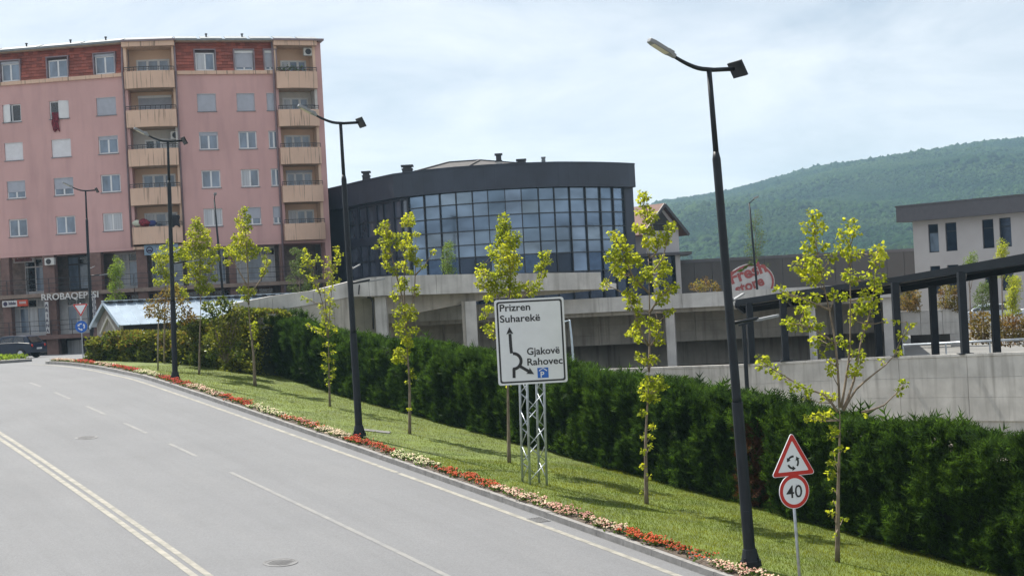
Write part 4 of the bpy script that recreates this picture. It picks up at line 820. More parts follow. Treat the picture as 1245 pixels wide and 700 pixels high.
def window(f, root, a0, a1, z0, z1, kind='glass', b=-.10, leaves=2, w=.085, glass='window_glass', frame='white_pvc', sill=True, shut='shutter'):
    """frame > pane, roller_shutter, sill"""
    m = MB(); t = .06
    f.box(m, a0, a1, b - t, b, z0, z0 + w); f.box(m, a0, a1, b - t, b, z1 - w, z1); f.box(m, a0, a0 + w, b - t, b, z0 + w, z1 - w); f.box(m, a1 - w, a1, b - t, b, z0 + w, z1 - w)
    for k in range(1, leaves): c = a0 + (a1 - a0) * k / leaves; f.box(m, c - w * .7, c + w * .7, b - t + .004, b + .004, z0 + w, z1 - w)
    fr = m.build('window', M[frame], root)
    for k in range(leaves):
        c0, c1 = a0 + (a1 - a0) * k / leaves + .04, a0 + (a1 - a0) * (k + 1) / leaves - .04
        g = glass
        if kind == 'open_right' and k == 1 or kind == 'open_left' and k == 0: g = 'dark_glass'
        if kind == 'curtain' or (kind == 'mixed' and k == 0): g = 'curtain'
        f.mb(c0, c1, b - t + .01, b - .02, z0 + .04, z1 - .04).build('pane', M[g], fr)
    if kind in ('open_right', 'open_left'):              # one leaf swung outwards
        k = 0 if kind == 'open_right' else 1; c = a0 + .02 if kind == 'open_right' else a1 - .02; sg = 1 if kind == 'open_right' else -1; wl = (a1 - a0) / 2; m = MB()
        q = lambda u, z: f.pt(c + sg * u * .93, b + .02 + u * .36, z)
        for (u0, u1, y0, y1) in ((0, wl, z0, z0 + .07), (0, wl, z1 - .07, z1), (0, .07, z0, z1), (wl - .07, wl, z0, z1)): m.hexa([q(u0, y0), q(u1, y0), q(u1, y0) - f.n * .04, q(u0, y0) - f.n * .04, q(u0, y1), q(u1, y1), q(u1, y1) - f.n * .04, q(u0, y1) - f.n * .04])
        m.hexa([q(.05, z0 + .05) - f.n * .015, q(wl - .05, z0 + .05) - f.n * .015, q(wl - .05, z0 + .05) - f.n * .025, q(.05, z0 + .05) - f.n * .025, q(.05, z1 - .05) - f.n * .015, q(wl - .05, z1 - .05) - f.n * .015, q(wl - .05, z1 - .05) - f.n * .025, q(.05, z1 - .05) - f.n * .025]); m.build('open_sash', M['white_pvc'], fr)
    wsh = kind == 'wshut'; shut = 'white_shutter' if wsh else shut; kind = 'shut' if wsh else kind
    fh = {'shut': 1.0, 'half': .62, 'most': .82, 'part': .2}.get(kind, 0)
    if fh:
        m = MB(); n = max(2, int((z1 - z0) * fh / .085)); zt = z1 - .02
        for i in range(n): y1 = zt - (z1 - z0) * fh * i / n; f.box(m, a0 + .03, a1 - .03, b + .005, b + .022, y1 - (z1 - z0) * fh / n + .008, y1)
        f.box(m, a0 + .03, a1 - .03, b + .0, b + .012, zt - (z1 - z0) * fh, zt); m.build('roller_shutter', M[shut], fr)
    if fh or kind == 'glass' and random.random() < .5: f.mb(a0 - .02, a1 + .02, b + .005, b + .09, z1 - .02, z1 + .16).build('shutter_box', M['white_pvc' if fh else 'shutter'], fr)
    if sill: f.mb(a0 - .05, a1 + .05, b - .02, .05, z0 - .06, z0 - .005).build('sill', M['zinc'], fr)
    return fr
def railing(f, root, a0, a1, b, z0, z1, n=8, name='railing', sides=True):
    m = MB(); f.box(m, a0, a1, b - .02, b + .02, z1 - .045, z1)
    f.box(m, a0, a1, b - .012, b + .012, (z0 + z1) / 2 - .012, (z0 + z1) / 2 + .012)
    for k in range(n + 1): c = a0 + (a1 - a0) * k / n; f.box(m, c - .014, c + .014, b - .014, b + .014, z0, z1 - .04)
    return m.build(name, M['iron'], root)
def ac_unit(f, root, a, b, z, s=1.0):
    m = f.mb(a, a + .8 * s, b, b + .3, z, z + .58 * s); ob = m.build('air_conditioner', M['ac_white'], root, bevel=.015)
    c = f.pt(a + .34 * s, b + .301, z + .29 * s); g = MB(); g.ring(circle(.22 * s, 20), circle(.19 * s, 20), c, f.e, Vector((0, 0, 1)), f.n, .012)
    for k in range(4): t = PI * k / 4; d = Vector((math.cos(t), 0, math.sin(t))); g.bar(c + (f.e * d.x + Vector((0, 0, d.z))) * .2 * s + f.n * .008, c - (f.e * d.x + Vector((0, 0, d.z))) * .2 * s + f.n * .008, .015)
    g.prism(circle(.19 * s, 16), c + f.n * .001, f.e, Vector((0, 0, 1)), f.n, .003); g.build('fan_grille', M['iron'], ob); return ob

# ------------------------------------------------------------------ pink apartment block
A0 = P(-48, 200, 108.3); A1 = P(157, 200, 106.5); A2 = P(219, 200, 106.9); A3 = P(340, 200, 108.9); A4 = P(397, 200, 110.1)
fl, fa, fr_, fb = Facade(A0, A1), Facade(A1, A2), Facade(A2, A3), Facade(A3, A4)
pink = empty('apartment_building', (A1.x, A1.y, -1.7), 'large pink apartment block with red tiled attic and ochre balconies', 'building')
ZC, ZO, PITCH, ZR = 17.95, 5.68, 2.78, 20.45
zc = [18.9 if k == 0 else 15.92 - (k - 1) * PITCH for k in range(5)]
SLOPE = .34                                              # the tiled attic leans back by this much
def attic(f, a0, a1, holes):
    m = MB(); zt = ZR - .1; n = 9
    def b_at(z): return -SLOPE * (z - ZC - .3) / (zt - ZC - .3) + .02
    for i in range(n):                                   # one stepped course after another, cut round the dormer windows
        y0 = ZC + .28 + (zt - ZC - .28) * i / n; y1 = ZC + .28 + (zt - ZC - .28) * (i + 1) / n; segs = [(a0, a1)]
        for h in holes:
            if h[2] < (y0 + y1) / 2 < h[3]: segs = [x for s in segs for x in ((s[0], min(s[1], h[0])), (max(s[0], h[1]), s[1])) if x[1] - x[0] > .02]
        for s0, s1 in segs:
            k = max(1, int((s1 - s0) / .34))
            for j in range(k + (i % 2)):
                t0, t1 = max(s0, s0 + (s1 - s0) * (j - .5 * (i % 2)) / k), min(s1, s0 + (s1 - s0) * (j + 1 - .5 * (i % 2)) / k); e = random.uniform(.0, .012)
                m.hexa([f.pt(t0 + .003, b_at(y0) + .066 + e, y0 - .03), f.pt(t1 - .003, b_at(y0) + .066 + e, y0 - .03), f.pt(t1 - .003, b_at(y0) - .03, y0 - .03), f.pt(t0 + .003, b_at(y0) - .03, y0 - .03),
                        f.pt(t0 + .003, b_at(y1) + .008, y1), f.pt(t1 - .003, b_at(y1) + .008, y1), f.pt(t1 - .003, b_at(y1) - .05, y1), f.pt(t0 + .003, b_at(y1) - .05, y1)])
    return m
attic_roof = None
def facade_block(f, cols, kinds, tag_):
    global attic_roof
    holes = []; wins = []; dorm = []
    for ci, (x0, x1) in enumerate(cols):
        for k in range(5):
            ym = {0: 79, 1: 128, 2: 175, 3: 222, 4: 270}[k]; sh = {0: 0, 1: 2, 2: 4.5, 3: 7.5, 4: 10}[k]
            a0 = f.az(x0 + sh, ym)[0]; a1 = f.az(x1 + sh, ym)[0]; h = .64
            r = (a0, a1, zc[k] - h, zc[k] + h); (dorm if k == 0 else holes).append(r); wins.append((k, ci, r))
    m = MB(); holed_wall(f, m, 0, f.len, ZO, ZC, holes); m.build('wall', M['pink_plaster'], pink)
    c = f.mb(0, f.len, -.1, .14, ZC + .0, ZC + .26); c.build('cornice', M['ochre_plaster'], pink)
    m = attic(f, 0, f.len, [(r[0] - .1, r[1] + .12, r[2] - .06, r[3] + .3) for r in dorm])
    o = m.build('roof', M['roof_tile'], pink)
    f.mb(0, f.len, -1.0, -.42, ZC + .2, ZR - .12).build('attic_wall', M['drain_pipe'], pink)
    for k, ci, r in wins:
        if k == 0:
            bf = .06; w = window(f, pink, r[0], r[1], r[2], r[3], kinds[k][ci], b=-.16, sill=False)
            q = MB(); f.box(q, r[0] - .12, r[0] - .03, -.45, bf, r[2] - .05, r[3] + .18); f.box(q, r[1] + .03, r[1] + .12, -.45, bf, r[2] - .05, r[3] + .18); f.box(q, r[0] - .12, r[1] + .12, -.45, bf + .02, r[3] + .18, r[3] + .26); f.box(q, r[0] - .1, r[1] + .1, -.45, bf - .02, r[2] - .12, r[2] - .05)
            q.build('dormer_surround', M['drain_pipe'], w)
        else: window(f, pink, *r, kinds[k][ci])
    # roof edge with flat collectors lying on it
    e = MB(); f.box(e, -.1, f.len + .1, -.55, .16, ZR - .12, ZR + .02); e.build('roof_edge', M['slab_edge'], pink)
    q = MB(); f.box(q, -.1, f.len + .1, .16, .27, ZR - .06, ZR + .05); q.build('gutter', M['zinc'], pink)
facade_block(fl, [(0.5, 23.0), (57.8, 81.5), (115, 139)],
    {0: ['glass', 'glass', 'glass'], 1: ['open_right', 'open_left', 'shut'], 2: ['wshut', 'wshut', 'part'], 3: ['half', 'half', 'glass'], 4: ['glass', 'glass', 'curtain']}, 'l')
facade_block(fr_, [(238, 261), (286, 308), (322.5, 335)],
    {0: ['mixed', 'most', 'most'], 1: ['shut', 'shut', 'shut'], 2: ['part', 'glass', 'glass'], 3: ['glass', 'mixed', 'glass'], 4: ['curtain', 'half', 'half']}, 'r')
# rooftop: sheets of glass collectors and small vents
for f, n in ((fl, 4), (fr_, 4), (fb, 2), (fa, 1)):
    for k in range(n):
        a0, a1 = f.len * k / n + .12, f.len * (k + 1) / n - .12; m = MB(); q = [f.pt(a0, .1, ZR + .07), f.pt(a1, .1, ZR + .07), f.pt(a1, -1.2, ZR + .45), f.pt(a0, -1.2, ZR + .45)]
        m.hexa(q + [p + Vector((0, 0, .05)) for p in q]); pn = m.build('roof_panel', M['zinc'], pink)
for f, a in ((fl, 5.2), (fl, 8.6), (fl, 11.3), (fr_, 2.4), (fr_, 5.0)):
    m = MB(); m.tube([f.pt(a, -.8, ZR), f.pt(a, -.8, ZR + .55)], .06, 8); m.tube([f.pt(a, -.8, ZR + .55), f.pt(a, -.8, ZR + .62)], .1, 8); m.build('vent_pipe', M['iron'], pink)
# balcony bays
def balcony_bay(f, lint, nwin, pier_r, kinds, tops):
    L = f.len; inner = .22
    for k in range(5):
        zt = tops[k]; zb = zt - 1.22; zn = zt - PITCH if k < 4 else ZO - .2
        up = ZR - .1 if k == 0 else tops[k - 1] - 1.22
        m = MB(); a_s = np.linspace(.04, L - pier_r - .04, 11); bw = [.36 + .26 * math.sin(PI * i / 10) ** .8 for i in range(11)]
        for i in range(10):
            q = [f.pt(a_s[i], bw[i] + .13, 0), f.pt(a_s[i + 1], bw[i + 1] + .13, 0), f.pt(a_s[i + 1], bw[i + 1], 0), f.pt(a_s[i], bw[i], 0)]; m.hexa([p + Vector((0, 0, zb)) for p in q] + [p + Vector((0, 0, zt)) for p in q])
        f.box(m, .04, .16, -1.2, .38, zb, zt); f.box(m, L - pier_r - .16, L - pier_r - .04, -1.2, .38, zb, zt)
        bal = m.build('balcony', M['ochre_plaster'], pink)
        f.mb(.17, L - pier_r - .17, -1.3, .299, zb - .02, zb + .16).build('floor_slab', M['slab_edge'], bal)
        r2 = MB(); up_ = Vector((0, 0, 1))
        for i in range(11): p = f.pt(a_s[i], bw[i] + .07, zt); r2.bar(p, p + up_ * .28, .03)
        for i in range(10):
            p, q = f.pt(a_s[i], bw[i] + .07, zt), f.pt(a_s[i + 1], bw[i + 1] + .07, zt); r2.bar(p + up_ * .29, q + up_ * .29, .05); r2.bar(p + up_ * .14, q + up_ * .14, .025)
        r2.build('railing', M['iron'], bal)
        fs = MB(); fs.prism([(a_s[i], bw[i] - .002) for i in range(11)] + [(L - pier_r - .17, .30), (.17, .30)], f.o + up_ * (zb - .015), f.e, f.n, up_, .14); fs.build('floor_edge', M['slab_edge'], bal)
        col = 'white_plaster' if kinds[k] in ('ac', 'white') else 'peach_plaster'
        m = MB(); f.box(m, .02, L - pier_r - .02, -1.5, -1.3, zb + .16, up); m.build('recess_wall', M[col], pink)
        f.mb(0, .2, -1.3, .06, zt + .01, up).build('side_pier', M['pink_plaster' if k else 'peach_plaster'], pink)
        f.mb(L - pier_r - .2, L - pier_r, -1.3, .0, zt + .01, up).build('side_pier', M[col], pink)
        a0, a1 = L * .20, (L - pier_r) * .86; z0, z1 = zb + .2, zt + 1.12
        kd = kinds[k]
        if kd in ('glass', 'white_glass'): window(f, bal, a0, a1, zb + .35, z1, 'glass', b=-1.26, leaves=3, w=.12, sill=False)
        elif kd == 'ac': window(f, bal, a0 + .3, a1 + .1, zb + .3, z1 - .25, 'open_left', b=-1.26, leaves=3, w=.12, sill=False); ac_unit(f, bal, a1 - .1, -.6, zt + .72)
        elif kd == 'shut': window(f, bal, a0, a1, zb + .35, z1, 'shut', b=-1.26, leaves=3, w=.12, sill=False)
        else: window(f, bal, a0, a1, zb + .35, z1, 'mixed', b=-1.26, leaves=3, w=.12, sill=False, glass='window_glass')
        if k == 0:
            m = MB(); f.box(m, -.05, L - pier_r + .05, -1.4, .5, ZR - .45, ZR - .1); m.build('roof_beam', M['ochre_plaster'], pink); f.mb(-.1, L + .15, -1.5, .62, ZR - .1, ZR + .03).build('roof_edge', M['drain_pipe'], pink)
    if pier_r: f.mb(L - pier_r, L, -1.5, .02, -3.9, ZR - .12).build('end_pier', M['pink_plaster'], pink)
balcony_bay(fa, 0, 3, 0.0, ['glass', 'shut', 'ac', 'glass', 'mixed'], [18.2 - 2.79 * k for k in range(5)])
balcony_bay(fb, 0, 3, .42, ['mixed', 'white', 'glass', 'glass', 'mixed'], [18.05 - 2.79 * k for k in range(5)])
ac_unit(fb, pink, fb.len - 1.25, -.4, 19.35)
# laundry and odds and ends on the balconies (lifted off: things)
def lump(name, label, cat, f, a, b, z, size, mat_, sub=2):
    m = MB(); m.ico(f.pt(a, b, z), size, sub, (1.2, .7, .8), .18); tag(m.build(name, M[mat_], smooth=True, origin=f.pt(a, b, z - size * .8)), label, cat)
zt = 18.2 - 2.79 * 4
lump('laundry_bundle', 'red bundle of washing on the lowest ochre balcony in the middle of the pink block', 'laundry', fa, .95, .58, zt + .28, .38, 'cloth_red')
lump('laundry_bundle', 'dark blue washing bundle beside the red one on the lowest balcony', 'laundry', fa, 1.5, .58, zt + .24, .26, 'cloth_blue')
lump('laundry_bundle', 'pale bundle at the corner of the lowest middle balcony', 'laundry', fa, .42, .44, zt + .3, .3, 'cloth_pale')
def draped(name, label, f, a0, a1, b, z0, z1, mat_):
    m = MB(); n = 7; V = []
    for j in range(6):
        z = z1 + (z0 - z1) * j / 5
        for i in range(n): t = i / (n - 1); V.append(f.pt(a0 + (a1 - a0) * t + .05 * math.sin(j * 1.7 + i), b + .05 * math.sin(i * 2.2 + j * .6), z + (.12 * math.sin(i * 1.9) if j == 5 else 0)))
    m.add(V, [(j * n + i, j * n + n + i, j * n + n + i + 1, j * n + i + 1) for j in range(5) for i in range(n - 1)])
    o = m.build(name, M[mat_], smooth=True, origin=f.pt((a0 + a1) / 2, b, z0)); s = o.modifiers.new('s', 'SOLIDIFY'); s.thickness = .03; tag(o, label, 'cloth'); return o
a_, z_ = fl.az(67.5, 147); draped('hanging_cloth', 'dark red patterned cloth hanging from an open window of the pink block', fl, a_ - .2, a_ + .3, .1, z_ - .75, z_ + .6, 'cloth_red')
draped('hanging_cloth', 'black clothes drying over the rail of the lowest middle balcony', fa, fa.len - .95, fa.len - .2, .66, zt - .05, zt + .75, 'cloth_dark')
c = [fb.pt(a, .2, 18.3) for a in (.5, .9, 1.4, 1.9)]; pp = empty('potted_plants', fb.pt(1.2, .2, 18.0), 'green potted plants on the topmost corner balcony', 'plants'); crown('foliage', pp, c, [.28] * 4, [60] * 4, 'oval', .13, M['green_leaf']); [MB().tube([p - Vector((0, 0, .3)), p - Vector((0, 0, .1))], .13, 10).build('pot', M['brown_column'], pp) for p in c]
# drain pipes
for f, a in ((fl, fl.len - .08), (fr_, fr_.len - .1), (fr_, .02)):
    m = MB(); m.tube([f.pt(a, .11, -1.7 if f is fr_ and a > 1 else ZO), f.pt(a, .11, ZC - .4), f.pt(a, .2, ZC + .2), f.pt(a, -.02, ZR - .1)], .07, 8); m.build('drain_pipe', M['drain_pipe'], pink, smooth=True)
# closed body behind the facades
m = MB(); pts = [fl.pt(0, -1.6, 0), fl.pt(fl.len, -1.6, 0), fa.pt(fa.len, -1.6, 0), fr_.pt(fr_.len, -1.6, 0), fb.pt(fb.len, -1.52, 0)]; back = [Vector((p.x - 1.5, p.y + 11, 0)) for p in pts]
for i in range(4):
    q = [pts[i], pts[i + 1], back[i + 1], back[i]]; m.hexa([p + Vector((0, 0, ZO + .05)) for p in q] + [p + Vector((0, 0, ZR - .15)) for p in q])
m.build('building_body', M['pink_plaster'], pink)
m = MB(); pts2 = [fl.pt(0, -3.2, 0), fl.pt(fl.len, -3.2, 0), fa.pt(fa.len, -3.2, 0), fr_.pt(fr_.len, -3.2, 0), fb.pt(fb.len - .5, -3.2, 0)]
for i in range(4):
    q = [pts2[i], pts2[i + 1], back[i + 1], back[i]]; m.hexa([p + Vector((0, 0, -3.95)) for p in q] + [p + Vector((0, 0, ZO + .04)) for p in q])
m.build('shop_wall', M['shop_wall'], pink)
# overhang soffit, terrace slabs, columns, terrace rails
for f, nm in ((fl, 0), (fa, 0), (fr_, 0), (fb, 0)):
    f.mb(0, f.len, -3.3, -.01 if f is not fa else .3, ZO - .22, ZO - .01).build('overhang_slab', M['pink_plaster' if f is not fa else 'ochre_plaster'], pink)
    f.mb(-.02, f.len, -3.3, .35, 2.45, 2.72).build('terrace_slab', M['terrace_edge'], pink)
    f.mb(-.02, f.len, -3.3, .35, -.62, -.32).build('terrace_slab', M['brown_column'], pink)
    n = max(3, int(f.len / 1.5))
    for z0 in (2.72, -.32):
        m = MB()
        for k in range(n + 1): c = f.len * k / n; f.box(m, max(0, c - .02), min(f.len, c + .02), .25, .29, z0, z0 + 1.05)
        for q in (.35, .7, 1.05): f.box(m, 0, f.len, .255, .285, z0 + q - .02, z0 + q + .015)
        m.build('terrace_railing', M['iron'], pink)
for f, xs in ((fl, ((1, 11), (52, 66), (108, 123))), (fa, ((166.5, 179),)), (fr_, ((279, 287), (341, 346)))):
    for x0, x1 in xs:
        for z0, z1 in ((2.72, ZO - .22), (-.32, 2.45), (-3.9, -.62)):
            f.mb(f.a(x0, 330), f.a(x1, 330), -.55, -.03, z0, z1).build('column', M['brown_column'], pink)
# shop fronts between the columns
def shopfront(f, x0, x1, z0, z1, panes, b=-2.4, mat_='window_glass', door=None, frame='shop_white'):
    a0, a1 = f.a(x0, 330), f.a(x1, 330); m = MB(); w = .09
    f.box(m, a0, a1, b - .1, b, z0, z0 + .25); f.box(m, a0, a1, b - .1, b, z1 - .15, z1); f.box(m, a0, a1, b - .09, b + .01, z0 + 2.0, z0 + 2.1)
    for k in range(panes + 1): c = a0 + (a1 - a0) * k / panes; f.box(m, max(a0, c - w / 2), min(a1, c + w / 2), b - .095, b + .005, z0 + .25, z1 - .15)
    s = m.build('shop_front', M[frame], pink)
    for k in range(panes):
        c0, c1 = a0 + (a1 - a0) * k / panes + .045, a0 + (a1 - a0) * (k + 1) / panes - .045
        f.mb(c0, c1, b - .07, b - .04, z0 + .25, z0 + 2.0).build('pane', M[mat_ if k % 2 == 0 else 'window_glass'], s); f.mb(c0, c1, b - .07, b - .04, z0 + 2.1, z1 - .15).build('pane', M['dark_glass' if k % 3 else mat_], s)
    return s
Zs1, Ze1, Zs0, Ze0 = 2.73, ZO - .23, -.31, 2.44
shopfront(fl, 12, 51, Zs1, Ze1, 3, mat_='dark_glass'); shopfront(fl, 67, 107, Zs1, Ze1, 3, b=-2.2, mat_='window_glass', frame='iron'); shopfront(fl, 124, 158, Zs1, Ze1, 2, mat_='curtain')
shopfront(fa, 180, 218, Zs1, Ze1, 3, mat_='window_glass'); shopfront(fr_, 232, 278, Zs1, Ze1, 4, mat_='window_glass'); shopfront(fr_, 289, 340, Zs1, Ze1, 3, mat_='curtain')
shopfront(fl, 3, 46, Zs0, Ze0, 4, b=-1.0, mat_='curtain'); shopfront(fl, 61, 107, Zs0, Ze0, 4, b=-1.0, mat_='shop_white')
shopfront(fa, 170, 216, Zs0, Ze0, 2, mat_='dark_glass', frame='brown_column'); shopfront(fl, 125, 158, Zs0, Ze0, 2, mat_='dark_glass', frame='brown_column'); shopfront(fr_, 225, 336, Zs0, Ze0, 6, mat_='dark_glass', frame='brown_column')
shopfront(fl, 3, 58, -3.9, -.64, 3, b=-1.4, mat_='dark_glass', frame='iron'); shopfront(fl, 66, 107, -3.9, -.64, 2, b=-1.4, mat_='curtain', frame='iron')
ac_unit(fl, pink, fl.a(56, 315), -.02, ZO - .95, .9)
# shop boards
def board(f, x0, y0, x1, y1, b, mat_, label, th=.1):
    a0, z1 = f.az(x0, y0, b); a1, z0 = f.az(x1, y1, b)
    zz0, zz1 = min(z0, z1), max(z0, z1)
    root = empty('shop_sign', f.pt((a0 + a1) / 2, b, zz0), label, 'shop sign')
    f.mb(a0, a1, b - th, b, zz0, zz1).build('board', M[mat_], root); return root, a0, a1, zz0, zz1
r_, a0, a1, z0, z1 = board(fl, 2.5, 366, 21, 372.5, .38, 'shop_white', 'long shop board, white on one half and orange red on the other', .12)
a2 = fl.az(33.5, 366, .38)[0]; fl.mb(a1 + .003, a2, .26, .38, z0, z1 + .02).build('orange_board', M['shop_orange'], r_)
m = MB(); m.prism(circle(.16, 16), fl.pt(a0 + .24, .383, (z0 + z1) / 2), fl.e, (0, 0, 1), fl.n, .012); m.build('logo', M['letter_dark'], r_)
m = MB()
for k in range(9): fl.box(m, a0 + .5 + k * .062, a0 + .545 + k * .062, .383, .392, (z0 + z1) / 2 - .08, (z0 + z1) / 2 + (.08 if k % 3 else .14))
m.build('lettering', M['letter_dark'], r_)
m = MB()
for k in range(6): fl.box(m, a1 + .18 + k * .085, a1 + .235 + k * .085, .383, .392, (z0 + z1) / 2 - .05, (z0 + z1) / 2 + .13)
m.build('lettering', M['shop_white'], r_)
a0, zb = fl.az(50.2, 365.5, .4); a1, _ = fl.az(119.5, 365.5, .4)
r_ = empty('shop_sign', fl.pt((a0 + a1) / 2, .4, zb), 'large pale letters spelling the clothes shop sign along the terrace slab', 'shop sign')
fl.text('RROBAQEPËSI', a0, a1, .42, fl.az(50.2, 365.3, .4)[1], .66, M['letter_pale'], r_, .012, depth=.08)
r_, a0, a1, z0, z1 = board(fl, 54.2, 367, 60.4, 405, .40, 'shop_white', 'tall narrow white sign with a vertical shop name, reading downwards', .08)
for k, ch in enumerate('ARIANA'):
    w = text_w(ch, .3, .03); zz = z1 - .08 - (z1 - z0 - .1) * (k + .82) / 6; wd = .05 if ch == 'I' else .21; c = (a0 + a1) / 2
    fl.text(ch, c - wd / 2, c + wd / 2, .412, zz, .34, M['letter_dark'], r_, .02)
r_, a0, a1, z0, z1 = board(fl, 111.5, 357, 117.5, 391, .40, 'shop_white', 'tall narrow white sign with dark ornaments, right of the big pale letters', .08)
m = MB()
for k in range(9):
    c = fl.pt((a0 + a1) / 2 + (.05 if k % 2 else -.05), .403, z0 + .15 + (z1 - z0 - .3) * k / 8); m.ring(circle(.1, 10), circle(.055, 10), c, fl.e, Vector((0, 0, 1)), fl.n, .012)
m.build('ornaments', M['letter_dark'], r_)
a0, zb = fl.az(12.5, 418.6, .2); a1, _ = fl.az(48, 417, .2); r_ = empty('shop_sign', fl.pt((a0 + a1) / 2, .2, zb), 'dim phone shop lettering low down behind the parked dark car', 'shop sign')
fl.text('MOBIL SHOP', a0, a1, .2, zb, .38, M['letter_pale'], r_, .01, depth=.05)
m = MB(); fl.box(m, a0, a1, .14, .17, zb - .04, zb); m.build('rail', M['iron'], r_)
m = MB(); m.prism(circle(.32, 18), fl.pt(fl.a(8, 418), .15, zb + .1), fl.e, (0, 0, 1), fl.n, .05); m.build('logo', M['sign_red'], r_)
r_, a0, a1, z0, z1 = board(fl, 16, 313, 42, 318.5, -1.9, 'shop_white', 'pale shop board with ragged red print under the pink overhang', .06)
m = MB()
for k in range(14): c = a0 + .12 + (a1 - a0 - .3) * k / 14; fl.box(m, c, c + .07, -1.898, -1.89, z0 + .08, z1 - random.uniform(.05, .15))
m.build('lettering', M['cloth_red'], r_)
r_, a0, a1, z0, z1 = board(fa, 175, 298, 217, 308.5, .42, 'shop_blue', 'pale blue shop board with a round dark logo below the middle balconies', .1)
cz = fa.pt(a0 + .38, .424, (z0 + z1) / 2); m = MB(); m.ring(circle(.25, 20), circle(.17, 20), cz, fa.e, Vector((0, 0, 1)), fa.n, .01); m.prism([(-.2, -.1), (.17, -.12), (.12, .02), (-.1, .03)], cz, fa.e, Vector((0, 0, 1)), fa.n, .009); m.build('logo', M['letter_dark'], r_)
m = MB()
for k in range(16): fa.box(m, a0 + .85 + k * .11, a0 + .92 + k * .11, .424, .432, (z0 + z1) / 2 - .02, (z0 + z1) / 2 + .12)
for k in range(12): fa.box(m, a0 + .95 + k * .12, a0 + 1.0 + k * .12, .424, .432, (z0 + z1) / 2 - .2, (z0 + z1) / 2 - .1)
m.build('lettering', M['shop_white'], r_)

# ------------------------------------------------------------------ dark glass building
GP = [(394, 114.6), (404, 113.2), (445, 108.0), (487, 103.6), (520, 102.0), (560, 101.0), (600, 100.6), (640, 100.6), (680, 101.2), (720, 102.6), (745, 103.8), (775, 105.6)]
GX, GD = zip(*GP)
def gpt(px, z, b=0.0):
    d = float(np.interp(px, GX, GD)); y = 280
    x = ray(px, y)[0] * d; e = .5; d2 = float(np.interp(px + 8, GX, GD)); x2 = ray(px + 8, y)[0] * d2; t = Vector((x2 - x, d2 - d, 0)).normalized(); n = Vector((t.y, -t.x, 0))
    return Vector((x, d, z)) + n * b
def gbox(m, x0, x1, b0, b1, z0, z1):
    q = [gpt(x0, z0, b1), gpt(x1, z0, b1), gpt(x1, z0, b0), gpt(x0, z0, b0)]; return m.hexa(q + [p + Vector((0, 0, z1 - z0)) for p in q])
gb = empty('office_building', gpt(600, -.25), 'curved dark office building with a blue grid of glass panes', 'building')
ZL = [-.25, 2.16, 3.46, 4.30, 5.25, 6.22, 7.11, 7.95]; ZTOP = 9.55
xs = [394, 404, 414, 424, 434, 445, 456, 466, 476, 487, 498, 510, 522, 534, 546, 558, 570, 582, 594, 606, 618, 630, 642, 654, 666, 678, 690, 702, 714, 726, 738, 750, 761, 772.5]
for x0, x1 in zip(xs[:-1], xs[1:]):
    m = MB(); gbox(m, x0 + .025, x1 - .025, -.5, .5, ZL[-1], ZTOP); m.build('fascia_panel', M['clad_dark'], gb)
m = MB()
for x0, x1 in zip(xs[:-1], xs[1:]): gbox(m, x0, x1, -1.0, .56, ZTOP, ZTOP + .09)
m.build('coping', M['clad_dark'], gb)
m = MB(); bp = [gpt(x, 0, -.55) for x in xs]; bk = [Vector((p.x * 126 / p.y - (4 if p.x > 0 else -2), 126, 0)) for p in bp]
for i in range(len(xs) - 1):
    q = [bp[i], bp[i + 1], bk[i + 1], bk[i]]; m.add([p + Vector((0, 0, ZTOP - .2)) for p in q], [(0, 1, 2, 3)]); m.add([bp[i] + Vector((0, 0, -.3)), bp[i + 1] + Vector((0, 0, -.3)), bp[i + 1] + Vector((0, 0, ZTOP - .2)), bp[i] + Vector((0, 0, ZTOP - .2))], [(0, 1, 2, 3)])
for i in (0, len(xs) - 1): m.add([bp[i] + Vector((0, 0, -.3)), bk[i] + Vector((0, 0, -.3)), bk[i] + Vector((0, 0, ZTOP - .2)), bp[i] + Vector((0, 0, ZTOP - .2))], [(0, 1, 2, 3)])
m.build('building_body', M['clad_dark'], gb)
cols = [497.5, 517, 536, 556, 576, 595, 616, 636, 657, 676, 695, 714, 732, 747.5, 761]
for x in cols:
    m = MB(); gbox(m, x - .5, x + .5, -.28, .03, ZL[0], ZL[-1]); m.build('mullion', M['mullion'], gb)
for z in ZL[1:-1]:
    m = MB()
    for x0, x1 in zip(cols[:-1], cols[1:]): gbox(m, x0 + .5, x1 - .5, -.27, .02, z - .034, z + .034)
    m.build('transom', M['mullion'], gb)
for i, (x0, x1) in enumerate(zip(cols[:-1], cols[1:])):
    for j in range(7):
        mt = 'low_glass' if j == 0 or (j == 1 and i in (3, 4, 9)) else ('facade_glass_2' if j == 4 else 'facade_glass_%d' % random.choice((0, 1, 1, 1, 0, 1, 3)))
        if j == 1: mt = 'low_glass' if i in (3, 4, 8, 9) else ('spandrel' if i % 5 else 'facade_glass_2')
        m = MB(); gbox(m, x0 + .52, x1 - .52, -.14, -.10, ZL[j] + .036, ZL[j + 1] - .036); o = m.build('pane', M[mt], gb)
m = MB(); gbox(m, 761.8, 772, -.4, .03, ZL[0], ZL[-1] - .01); m.build('end_wall', M['clad_dark'], gb)
m = MB(); wcols = [(425, 434), (437, 445), (447, 455), (459, 466), (467.5, 476), (480, 488), (489.5, 496)]
zr = [(ZL[0] + .3, 2.35), (2.75, 4.95), (5.55, 7.75)]
last = 394
m = MB()
for x0, x1 in wcols:
    gbox(m, last + .02, x0 - .02, -.4, .02, ZL[0], ZL[-1] - .01); last = x1
gbox(m, last + .02, 496.8, -.4, .02, ZL[0], ZL[-1] - .01)
